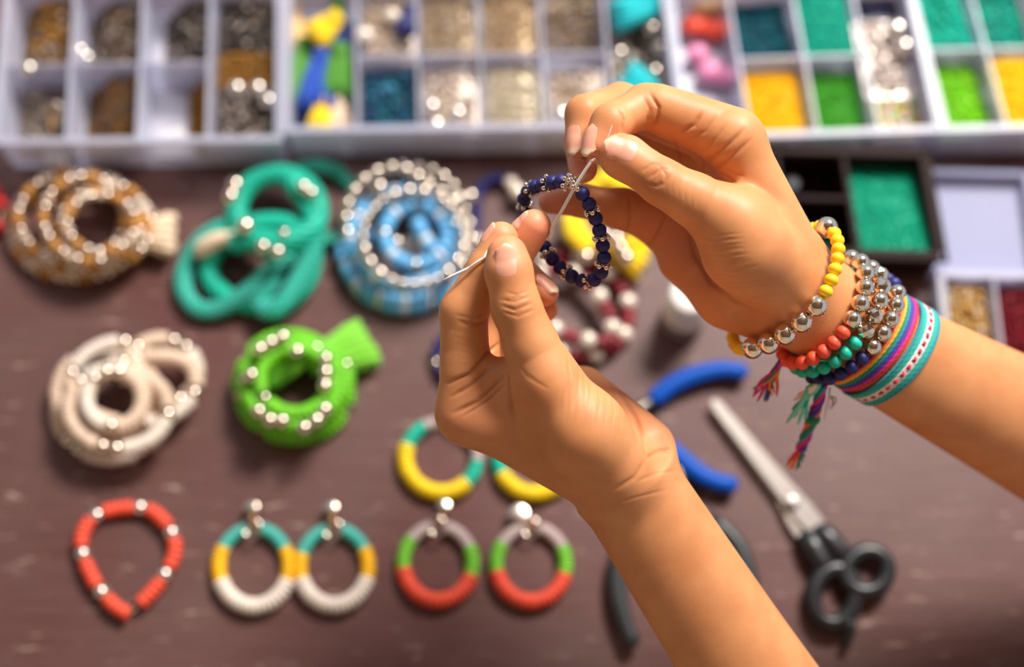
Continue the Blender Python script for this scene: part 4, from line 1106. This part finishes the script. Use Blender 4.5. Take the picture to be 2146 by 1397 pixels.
Lcre = [
    ([(985, 672), (1000, 680), (1020, 672)], .8, 1.0), ([(960, 672), (990, 682), (1024, 668)], .6, 1.2), ([(955, 660), (985, 666), (1020, 655)], .3, .8),
    ([(1050, 640), (1080, 650), (1115, 635)], .55, 1.0), ([(1048, 628), (1078, 632), (1112, 620)], .4, .8), ([(1052, 652), (1085, 663), (1120, 648)], .4, .8), ([(1060, 612), (1085, 618), (1108, 608)], .25, .7),
    ([(1065, 640), (1075, 625), (1095, 620)], .3, .7), ([(1070, 660), (1090, 655), (1108, 640)], .3, .7),
    ([(940, 802), (985, 783), (1020, 742), (1050, 716)], 1.3, 1.1),
    ([(945, 832), (985, 808), (1030, 768)], .9, 1.0), ([(950, 866), (1000, 842), (1058, 785)], 1.1, 1.2), ([(972, 872), (1022, 838), (1062, 800)], .8, .9), ([(1062, 770), (1068, 830), (1078, 880)], .9, 1.6),
    ([(1188, 740), (1195, 790), (1188, 850)], .35, .9), ([(1215, 760), (1212, 820), (1200, 870)], .25, .8), ([(1240, 785), (1235, 840), (1220, 900)], .2, .8),
    ([(1300, 820), (1330, 870), (1350, 930), (1355, 965)], .9, 1.6), ([(1355, 960), (1330, 1000), (1280, 1030)], .4, 1.4),
    ([(1352, 962), (1380, 945), (1410, 942)], .7, 1.3), ([(1330, 1010), (1380, 990), (1425, 985)], .22, 1.0), ([(1270, 1060), (1340, 1040), (1400, 1025)], .2, 1.0),
    ([(1085, 760), (1105, 790), (1140, 810)], .2, .8), ([(1100, 780), (1125, 800), (1150, 815)], .2, .8),
]
for k in range(9):
    x = 1176 + 15 * k
    Lcre.append(([(x, 742 + 9 * k), (x + 6, 800 + 9 * k), (x - 6, 868 + 8 * k)], .14 + .08 * (k % 2), .6))
for k in range(6):
    Lcre.append(([(940 + 4 * k, 690 + 14 * k), (975, 697 + 14 * k), (1012, 690 + 12 * k)], .08, .55))
Lblush = [((1062, 520), 9, .7), ((1125, 470), 9, .9), ((1050, 480), 7, .5), ((1150, 612), 8, .8), ((1155, 650), 7, .7), ((1000, 880), 16, .3), ((1380, 900), 14, .3)]
Ltans = [((1082, 640), 7, .35), ((1085, 655), 5, .25)]
lo = S(860, 1700, -85); hi = S(1800, 400, 48)
LO = [min(S(x, y, w)[i] for x in (860, 1900) for y in (400, 1760) for w in (-90, 48)) for i in range(3)]
HI = [max(S(x, y, w)[i] for x in (860, 1900) for y in (400, 1760) for w in (-90, 48)) for i in range(3)]
VOX = 0.53
armL, bvhL = build_arm('forearm_and_hand', Lpalm, 9.0, Lf, Larm, LO, HI, VOX, Lcre, Lblush, Ltans, person, M['skin'])

add_nail(armL, bvhL, S(1062, 554, 22), (-0.03, 0.06, 1), (-0.02, 1, -0.1), 12.6, 10.4, 7.6, free=0.03, lift=0.1)
add_nail(armL, bvhL, S(1044, 506, 5), (-0.72, 0.5, 0.4), (0.5, 0.86, 0), 9, 8, 6.2, free=0.06)
add_nail(armL, bvhL, S(1104, 482, -5), (-0.56, 0.66, 0.5), (0.66, 0.74, 0.05), 9.2, 8.2, 6.4, free=0.06)
add_nail(armL, bvhL, S(1139, 604, -13), (0.42, 0.62, 0.66), (0.72, -0.62, 0.3), 10.5, 8.6, 5.8, free=0.16)

# ---- hand that pinches from above
Rpalm = [
    P_(J(1538, 292, 0, 11.6), J(1648, 520, -6, 13.5)),
    P_(J(1528, 302, -18, 11), J(1640, 548, -16, 14)),
    P_(J(1490, 345, -34, 10.5), J(1625, 585, -22, 14)),
    P_(J(1400, 478, -38, 10.2), J(1605, 615, -24, 13)),
    P_(J(1428, 546, -33, 10.2), J(1528, 618, -20, 13)),
    P_(J(1528, 618, -20, 13), J(1590, 640, -20, 14)),
    P_(J(1535, 468, 14, 13.5), J(1565, 520, 10, 17)),
    P_(J(1565, 520, 10, 17), J(1645, 590, -8, 17)),
    P_(J(1480, 425, -36, 9), J(1600, 590, -24, 12)),
]
Rf = [
    # thumb
    ([J(1535, 465, 14, 13.2), J(1388, 382, 17, 9.4), J(1312, 330, 13, 8.9), J(1288, 320, 11, 7.6)], [P_(J(1455, 418, 17, 10.4), J(1460, 422, 17, 10.4)), P_(J(1300, 335, 8, 7.8), J(1330, 350, 9, 7.8))], 8),
    # index
    ([J(1538, 292, 0, 11.2), J(1352, 222, -3, 9.1), J(1280, 258, 7, 7.8), J(1248, 304, 10, 5.9)], [P_(J(1382, 226, -2, 9.9), J(1530, 279, -1, 11.4)), P_(J(1281, 262, 7, 7.9), J(1262, 300, 9, 6.2))], 8),
    # middle
    ([J(1528, 302, -18, 11), J(1300, 218, -26, 9), J(1226, 240, -8, 8.2), J(1211, 302, -4, 5.8)], [], 6),
    # ring
    ([J(1490, 345, -36, 10.3), J(1290, 250, -46, 8.6), J(1218, 298, -26, 7.4), J(1222, 353, -16, 6.3)], [], 6),
    # little
    ([J(1400, 476, -38, 10.0), J(1306, 438, -38, 9.2), J(1222, 421, -34, 7.2), J(1152, 424, -30, 5.0)], [], 7),
]
Rarm = [
    (S(1640, 594, -14), 22.6, 15.8), (S(1725, 652, -22), 22.6, 16.2), (S(1872, 743, -40), 24.6, 17.6), (S(2146, 890, -72), 30.5, 25), (S(2440, 1050, -104), 37, 31), (S(2760, 1220, -138), 43, 38),
]
Rcre = [
    ([(1362, 195), (1380, 225), (1375, 255), (1358, 270)], .8, 1.0), ([(1350, 205), (1362, 230), (1352, 262)], .4, .8),
    ([(1470, 235), (1455, 262), (1425, 278)], .8, 1.1), ([(1500, 240), (1478, 275), (1440, 295)], .4, .9), ([(1300, 228), (1306, 250), (1302, 275)], .7, 1.0),
    ([(1345, 360), (1365, 345), (1385, 340)], .4, .8), ([(1360, 372), (1385, 355), (1400, 352)], .45, .9), ([(1355, 385), (1375, 390), (1390, 380)], .4, .8), ([(1370, 395), (1392, 385), (1405, 365)], .4, .8), ([(1345, 375), (1355, 392), (1370, 402)], .3, .7), ([(1380, 345), (1395, 365), (1395, 390)], .35, .7),
    ([(1560, 270), (1530, 300), (1490, 330), (1480, 360)], .7, 1.2), ([(1575, 290), (1545, 318), (1505, 350), (1485, 370)], .6, 1.1), ([(1520, 260), (1500, 290), (1470, 320)], .4, 1.0),
    ([(1500, 360), (1525, 370), (1545, 385)], .5, 1.0), ([(1510, 350), (1535, 358), (1560, 370)], .35, .9), ([(1520, 380), (1545, 392), (1570, 392)], .3, .9), ([(1490, 372), (1520, 383), (1560, 395)], .5, 1.2),
    ([(1318, 408), (1320, 450), (1313, 490)], .8, .9), ([(1400, 440), (1380, 480), (1355, 525)], .8, .9), ([(1430, 340), (1420, 310), (1412, 290)], .7, 1.0), ([(1475, 365), (1475, 345), (1490, 325)], .6, 1.0),
    ([(1445, 480), (1455, 530), (1490, 590), (1540, 630), (1590, 655)], .9, 1.6),
    ([(1455, 490), (1500, 503), (1555, 500)], .25, .8), ([(1462, 512), (1510, 522), (1560, 518)], .22, .8), ([(1480, 545), (1530, 552), (1575, 545)], .2, .8), ([(1500, 575), (1545, 580), (1600, 570)], .2, .8), ([(1530, 605), (1570, 605), (1620, 590)], .2, .8), ([(1470, 528), (1520, 537), (1570, 532)], .2, .8), ([(1515, 590), (1560, 592), (1610, 582)], .2, .8), ([(1490, 560), (1540, 566), (1590, 556)], .2, .8),
]
for k in range(17):
    t = k / 16; q = Path([(1453, 486, 0), (1460, 530, 0), (1490, 590, 0), (1545, 632, 0)], False, 12) if k == 0 else q
    a = q.at(q.L * t)[0]
    Rcre.append(([(a.x + 4, a.y), (a.x + 55, a.y + 7 - 4 * t), (a.x + 105, a.y + 2 - 12 * t)], .16 + .10 * ((k * 7) % 3) / 2, .55))
for k in range(7):
    Rcre.append(([(1385 + 14 * k, 346 + 9 * k), (1378 + 14 * k, 372 + 8 * k), (1384 + 13 * k, 398 + 7 * k)], .10, .55))
Rblush_glow = [((1285, 320), 9, .7), ((1240, 310), 8, .6), ((1205, 310), 8, .6), ((1220, 360), 8, .8), ((1150, 424), 10, .7), ((1345, 300), 8, .8), ((1400, 470), 16, .4)]  # fingertip pink; the spot above the thumb paints light glowing through a finger
Rtans = [((1382, 375), 7, .3)]
LO = [min(S(x, y, w)[i] for x in (1090, 2500) for y in (140, 1280) for w in (-140, 40)) for i in range(3)]
HI = [max(S(x, y, w)[i] for x in (1090, 2500) for y in (140, 1280) for w in (-140, 40)) for i in range(3)]
armR, bvhR = build_arm('forearm_and_hand', Rpalm, 9.0, Rf, Rarm, LO, HI, VOX, Rcre, Rblush_glow, Rtans, person, M['skin'])
add_nail(armR, bvhR, S(1296, 327, 12), (0.08, 0.20, 0.97), (-0.93, 0.36, 0), 13.0, 11.4, 8.0, free=0.04, lift=0.1)
add_nail(armR, bvhR, S(1253, 304, 9), (-0.62, 0.26, 0.74), (-0.34, -0.88, 0.3), 12.6, 8.4, 5.4, free=0.16)
add_nail(armR, bvhR, S(1213, 299, -4), (-0.50, 0.22, 0.84), (0.0, -0.97, 0.2), 12.6, 8.4, 5.4, free=0.16)
add_nail(armR, bvhR, S(1218, 352, -16), (-0.35, 0.0, 0.94), (0.25, -0.94, 0.1), 11.0, 8.4, 5.7, free=0.16)

# ------------------------------------------------------------------ the loop being strung
ring = [(1206, 391, 8), (1226, 413, 7), (1242, 443, 5), (1254, 475, 3), (1262, 508, 1), (1266, 540, -1), (1260, 570, -4), (1240, 589, -8), (1214, 586, -12), (1185, 570, -15), (1158, 543, -18), (1136, 508, -21), (1116, 472, -23), (1101, 436, -22), (1100, 410, -18), (1120, 392, -10), (1150, 384, -2), (1180, 380, 5)]
WR = [H(*p) for p in ring]
o = thing('bead_bracelet', WR[0], 'unfinished navy bead loop with silver flower spacers, held up between the fingertips', 'bracelet')
pth = Path(WR, True, 12)
s = .0016; k = 0
while True:
    kind = k % 3
    hl = .00262 if kind < 2 else .0008
    if s + 2 * hl > pth.L - .0006: break
    p, t = pth.at(s + hl)
    if kind < 2: put(o, 'bead', bead_mesh('ball_fine', 'navy'), p, t, (.0031, .0031, .0030))
    else: put(o, 'flower_spacer', bead_mesh('flower', 'chrome'), p, t, (.0038, .0038, .0038))
    s += 2 * hl; k += 1
put(o, 'flower_spacer', bead_mesh('flower', 'chrome'), H(1203, 383, 9), (0.6, 0.2, 0.6), (.0040, .0040, .0040))
tube(o, 'cord', [pth.at(pth.L * q / 60)[0] for q in range(60)], .0005, 'thread', 6, True)
def on_skin(pts, clear):
    """the free part of a cord: bent round the skin where it touches, cut where it is pinched"""
    out = []
    for p in pts:
        ok = True
        for _r in range(3):
            for bv in (bvhL, bvhR):
                q, nn, _i, d = bv.find_nearest(p)
                sd = d if (p - q).dot(nn) > 0 else -d
                if sd < -2.2: ok = False
                elif sd < clear: p = p + nn * (clear - sd)
        if ok: out.append(p)
    return out
for cpts, rc in (([(1247, 322, 12), (1240, 336, 13), (1224, 360, 12), (1205, 391, 10), (1180, 437, 5), (1156, 477, 0), (1141, 494, -3)], .52),
                 ([(1040, 531, 12.6), (1012, 546, 13.6), (985, 560, 14), (955, 574, 13), (931, 585, 12)], .48),
                 ([(1268, 297, 18), (1275, 284, 18.5), (1283, 262, 18.5)], .16)):
    cp = Path([S(*p) for p in cpts], False, 8)
    cs = on_skin([cp.at(cp.L * q / 50)[0] for q in range(51)], 1.35 if rc > .3 else .3)
    cs = [cs[0]] + [(cs[k - 1] + cs[k] * 2 + cs[k + 1]) / 4 for k in range(1, len(cs) - 1)] + [cs[-1]]
    n_ = len(cs)
    for sgn in ((-1, 1) if rc > .3 else (0,)):
        tube(o, 'cord_end', [S2W(p + Vector((.45 * sgn, .32 * sgn, 0))) for p in cs], [rc * MM * (1 if q < n_ - 5 or len(cpts) > 5 else (n_ - q) / 6) for q in range(n_)], 'thread', 6)

# ------------------------------------------------------------------ what the wrist wears
ARM = resample_arm(Rarm, 24)
AC = np.array([a[0] for a in ARM]); AW = np.array([a[1] for a in ARM]); AD = np.array([a[2] for a in ARM])
def wrist_loop(top, bot, tilt=0.0, clear=0.0, n=160, off=3.0):
    """a loop round the forearm whose silhouette ends lie at the two picture points; tilt (mm) leans its near side to the elbow; returns points and axis"""
    mx, my = (top[0] + bot[0]) / 2, (top[1] + bot[1]) / 2
    proj = [(-(c[1]) * 0 + c[0], c[1], c[2]) for c in AC]
    best = min(range(len(AC)), key=lambda i: (S(mx, my, AC[i][2]) - Vector(AC[i])).length)
    C = Vector(AC[best]); ax = Vector(AC[min(best + 3, len(AC) - 1)] - AC[max(best - 3, 0)]).normalized()
    e2 = Vector((0, 0, 1)); e2 = (e2 - ax * e2.dot(ax)).normalized()
    chord = S(*top, C.z) - S(*bot, C.z)
    e1 = (chord - e2 * chord.dot(e2))
    half = chord.length / 2; e1.normalize()
    Cc = (S(*top, C.z) + S(*bot, C.z)) / 2
    A = half; B = AD[best] + clear
    pts = []
    for k in range(n):
        a = 2 * PI * k / n
        sa = math.sin(a)
        p = Cc + e1 * (A * math.cos(a)) + (e2 * (B * sa) + ax * (tilt * sa) if sa > 0 else (e2 * .75 + Vector((0, 0, .25))) * (B * sa))
        for _ in range(3):                               # keep it on the skin, not in it
            q, nn, _i, d = bvhR.find_nearest(p)
            sd = d if (p - q).dot(nn) > 0 else -d
            if sd < off: p = p + (nn - ax * nn.dot(ax)).normalized() * (off - sd)
        pts.append(p)
    for _ in range(4):
        pts = [(pts[k - 1] + pts[k] * 2 + pts[(k + 1) % n]) / 4 for k in range(n)]
        for k in range(n):
            for _r in range(3):
                p = pts[k]; q, nn, _i, d = bvhR.find_nearest(p)
                sd = d if (p - q).dot(nn) > 0 else -d
                if sd < off: pts[k] = p + (nn - ax * nn.dot(ax)).normalized() * (off - sd + .05)
    return pts, Cc, ax, e2
def bead_band(label, top, bot, tilt, clear, seq, shift=0.0):
    pts, C, ax, e2 = wrist_loop(top, bot, tilt, clear, off=max(q[3] for q in seq) * 1000 + (.75 if seq[0][3] > .0045 else .15))
    W = [S2W(p) for p in pts]
    o = thing('bead_bracelet', S2W(C), label, 'bracelet')
    pth = Path(W, True, 1)
    tot = sum(2 * h for *_, h in seq)
    # start a little before the upper silhouette, run down the near side
    s = -seq[0][4] + shift * MM
    k = 0; run = 0.0
    while run < pth.L - .002:
        nm, kind, m, r, h = seq[k % len(seq)]
        p, t = pth.at((s + run + h) % pth.L)
        put(o, nm, bead_mesh(kind, m), p, t, (r, r, h)); run += 2 * h; k += 1
    tube(o, 'elastic', [pth.at(pth.L * q / 48)[0] for q in range(48)], .0005, 'thread', 5, True)
    return o
Ys, Yb = ('silver_bead', 'ball_fine', 'chrome', .0047, .0046), ('bead', 'ball_fine', 'yellow_bead', .0030, .0027)
bead_band('yellow bead bracelet with large silver balls, nearest the hand', (1720, 490), (1578, 706), 3, 1.0, [Ys] + [Yb] * 7 + [Ys] * 5 + [Yb] * 7 + [Ys] * 5 + [Yb] * 5 + [Ys] * 3, 1.5)
def trio(bead, silv, ns, nb): return [silv] * ns + [bead] * nb
Cs, Cb = ('silver_bead', 'ball_fine', 'chrome', .0040, .0039), ('bead', 'ball_fine', 'coral', .0032, .0029)
bead_band('coral bead bracelet with silver balls, second from the hand', (1786, 554), (1656, 750), 2.5, 1.0, [Cs] * 6 + [Cb] * 9 + [Cs] * 4 + [Cb] * 10, -3)
Ts, Tb, Tf = ('silver_bead', 'ball_fine', 'chrome', .0039, .0038), ('bead', 'ball_fine', 'teal', .0032, .0029), ('faceted_bead', 'facet', 'chrome', .0042, .0038)
bead_band('teal bead bracelet with faceted silver beads, between the coral and the navy ones', (1826, 570), (1676, 768), 1.5, 1.0, [Ts, Tf, Tf, Ts, Tf, Tf] + [Tb] * 9 + [Ts] * 5 + [Tb] * 10)
Ns, Nb = ('silver_bead', 'ball_fine', 'chrome', .0038, .0037), ('bead', 'ball_fine', 'navy', .0031, .0029)
bead_band('navy bead bracelet with silver balls, against the woven bands', (1864, 591), (1708, 780), 0.5, 1.0, [Nb, Nb] + [Ns] * 5 + [Nb] * 10 + [Ns] * 4 + [Nb] * 12)

def woven(label, top, bot, tilt, clear, stripes, width, thick, red=None, name='woven_bracelet'):
    """flat woven band: each stripe a twisted cord running round the wrist; width in mm"""
    pts, C, ax, e2 = wrist_loop(top, bot, tilt, clear, 200, thick * 1.25 + .2)
    n = len(pts)
    o = thing(name, S2W(C), label, 'bracelet')
    ns = len(stripes); pw = width / ns
    rad = [((p - C) - ax * (p - C).dot(ax)).normalized() for p in pts]
    grow = (AW[-1] - AW[0]) / (Vector(AC[-1]) - Vector(AC[0])).length
    for j, m in enumerate(stripes):
        off = (j + .5 - ns / 2) * pw
        V, F = [], []; nk = 8
        for i in range(n):
            tt = (pts[(i + 1) % n] - pts[i - 1]).normalized()
            c = pts[i] + ax * off + rad[i] * (abs(off) * .04)
            q_, n_, _i, d_ = bvhR.find_nearest(c); sd = d_ if (c - q_).dot(n_) > 0 else -d_
            if sd < thick * 1.2: c = c + n_ * (thick * 1.2 - sd)
            b = tt.cross(rad[i])
            for k in range(nk):
                a = 2 * PI * k / nk
                tw = 1 + .26 * math.cos(2 * (a + i * 2 * PI / 7 + j))
                V.append(c + rad[i] * (thick * tw * math.sin(a)) + b * (pw * .56 * tw * math.cos(a)))
        for i in range(n):
            for k in range(nk):
                i2, k2 = (i + 1) % n, (k + 1) % nk
                F.append((i * nk + k, i * nk + k2, i2 * nk + k2, i2 * nk + k))
        link('woven_cord', mesh_from('woven_cord', [S2W(v) - o.location for v in V], F, M[m]), o)
    if red:
        j0, num, wmm, lmm = red
        off = (j0 + .5 - ns / 2) * pw
        Wp = Path([S2W(p + ax * off + rad[i] * (thick * .75 + off * grow)) for i, p in enumerate(pts)], True, 1)
        WA = (CAMM.to_3x3() @ ax)
        me = None
        for q in range(num):
            p, t = Wp.at(Wp.L * (q + .5) / num)
            nrm = t.cross(WA).normalized()
            if nrm.dot(p - S2W(C)) < 0: nrm = -nrm
            b = nrm.cross(t)
            mt = Matrix((( t.x, b.x, nrm.x, p.x - o.location.x), (t.y, b.y, nrm.y, p.y - o.location.y), (t.z, b.z, nrm.z, p.z - o.location.z), (0, 0, 0, 1)))
            if me is None:
                me = bm_mesh('red_stitch', box_data(-lmm / 2000, lmm / 2000, -wmm / 2000, wmm / 2000, -.0003, .0004, .0003), M['w_red'], True)
            link('red_stitch', me, o, mt)
    return o
for nm, cc in (('w_red', (196, 22, 52)), ('w_orange', (244, 140, 30)), ('w_gold', (238, 178, 30)), ('w_green', (22, 128, 80)), ('w_teal', (10, 142, 160)), ('w_blue', (40, 60, 160)), ('w_purple', (110, 24, 140)), ('w_magenta', (216, 20, 132)), ('w_aqua', (24, 172, 156)), ('w_sea', (0, 132, 150)), ('w_white', (244, 226, 222)), ('w_flame', (244, 92, 40)), ('w_mint', (120, 216, 190))):
    M[nm] = mat(nm, srgb(*cc), .75, 0, .10, .3, 1500, sheen=.2)
woven('narrow woven rainbow bracelet in orange, green, purple and magenta', (1896, 617), (1746, 802), 0, .3, ['w_red', 'w_orange', 'w_gold', 'w_green', 'w_teal', 'w_blue', 'w_purple', 'w_magenta', 'w_red'], 11.0, .62)
woven('woven turquoise bracelet with a white stripe and red stitches, nearest the elbow', (1936, 641), (1792, 828), 0, .3, ['w_teal', 'w_aqua', 'w_aqua', 'w_white', 'w_white', 'w_white', 'w_aqua', 'w_aqua', 'w_sea'], 12.0, .62, red=(4, 34, 2.0, 2.6))
# the hanging thread ends
def threads(label, strands, name='thread_tassel', knot=None):
    o = thing(name, H(*strands[0][1][0]), label, 'tassel')
    for m, pts, r in strands:
        p_ = Path([H(*p) for p in pts], False, 6)
        tube(o, 'thread', [p_.at(p_.L * q / 16)[0] for q in range(17)], [r * MM] * 14 + [r * .9 * MM, r * .7 * MM, r * .4 * MM], m, 6)
    if knot: put(o, 'knot', bead_mesh('ball', knot[1]), H(*knot[0]), (0.4, 1, 0.1), (knot[2] * MM, knot[2] * MM, knot[2] * 1.3 * MM))
    return o
rnd = random.Random(5)
st = []
for m, x, y in (('w_magenta', 1582, 828), ('w_magenta', 1590, 838), ('w_purple', 1596, 828), ('w_purple', 1603, 842), ('w_blue', 1608, 840), ('w_orange', 1586, 812), ('w_flame', 1624, 825), ('w_flame', 1630, 818), ('w_orange', 1618, 830), ('w_red', 1598, 820), ('w_teal', 1600, 838), ('w_green', 1578, 815), ('w_flame', 1628, 830), ('w_flame', 1622, 812), ('w_orange', 1632, 806), ('w_magenta', 1578, 832), ('w_magenta', 1586, 842), ('w_flame', 1612, 822)):
    st.append((m, [(1640 + rnd.uniform(-5, 5), 752, -22 + rnd.uniform(-2, 2)), (1626 + rnd.uniform(-6, 6), 775, -26), ((x + 1620) / 2 + rnd.uniform(-6, 6), 800, -31 + rnd.uniform(-2, 2)), (x, y, -36 + rnd.uniform(-3, 3))], 0.55 + rnd.uniform(0, .25)))
threads('short orange and magenta thread fringe hanging below the yellow bracelet', st, knot=((1642, 750, -21), 'w_flame', 1.6))
st = []
for m, x, y in (('w_white', 1664, 838), ('w_white', 1672, 826), ('w_white', 1676, 848), ('w_white', 1684, 842), ('w_mint', 1655, 880), ('w_mint', 1648, 886), ('w_mint', 1672, 889), ('w_mint', 1664, 874), ('w_aqua', 1660, 858), ('w_aqua', 1676, 880), ('w_white', 1668, 862), ('w_teal', 1686, 852), ('w_white', 1692, 866), ('w_mint', 1690, 878)):
    st.append((m, [(1716 + rnd.uniform(-4, 4), 806, -22), (1700 + rnd.uniform(-8, 6), 810 + rnd.uniform(-4, 12), -24), ((x + 1700) / 2 + rnd.uniform(-8, 4), (y + 812) / 2 + rnd.uniform(-8, 8), -27), (x, y, -32 + rnd.uniform(-3, 3))], .65 + rnd.uniform(0, .4)))
for m, x, y in (('w_white', 1735, 860), ('w_white', 1728, 880), ('w_red', 1742, 858), ('w_mint', 1748, 850)):
    st.append((m, [(1740, 812, -26), (1738, 828, -30), (x + 4, (y + 820) / 2, -34), (x, y, -38)], .4))
threads('white and mint thread ends hanging from the turquoise band', st)
# braided tail
tail = Path([H(1722, 806, -25), H(1716, 838, -30), H(1704, 872, -35), H(1692, 905, -40), H(1678, 940, -45)], False, 10)
o = thing('braided_tassel', H(1722, 806, -25), 'long braided rainbow thread tail hanging below the woven bands', 'tassel')
for k, m in enumerate(('w_flame', 'w_blue', 'w_purple', 'w_magenta', 'w_teal', 'w_green')):
    pts, rad = [], []
    for q in range(61):
        s = q / 60; p, t = tail.at(tail.L * s)
        u = t.cross(Vector((0, 0, 1))).normalized(); v = t.cross(u)
        a = 2 * PI * k / 6 + s * 9.0
        R = .0017 * (1.0 - .25 * math.sin(s * PI * 5) ** 2)
        pts.append(p + u * math.cos(a) * R + v * math.sin(a) * R); rad.append(.00112)
    tube(o, 'braid_strand', pts, rad, m, 6)
put(o, 'knot', bead_mesh('ball', 'w_green'), tail.at(tail.L * .52)[0], tail.at(tail.L * .52)[1], (.0036, .0036, .0030))
for k, (m, x, y) in enumerate((('w_flame', 1648, 978), ('w_orange', 1654, 984), ('w_flame', 1660, 982), ('w_orange', 1650, 968), ('w_green', 1668, 984), ('w_green', 1676, 980), ('w_teal', 1682, 968), ('w_teal', 1672, 976), ('w_magenta', 1656, 966), ('w_blue', 1686, 958))):
    p_ = Path([H(1680 + rnd.uniform(-4, 4), 935, -44), H((1680 + x) / 2 + rnd.uniform(-3, 3), (935 + y) / 2, -47 + rnd.uniform(-2, 2)), H(x, y, -51 + rnd.uniform(-3, 3))], False, 8)
    tube(o, 'thread', [p_.at(p_.L * q / 10)[0] for q in range(11)], [.0006] * 9 + [.0005, .0003], m, 6)
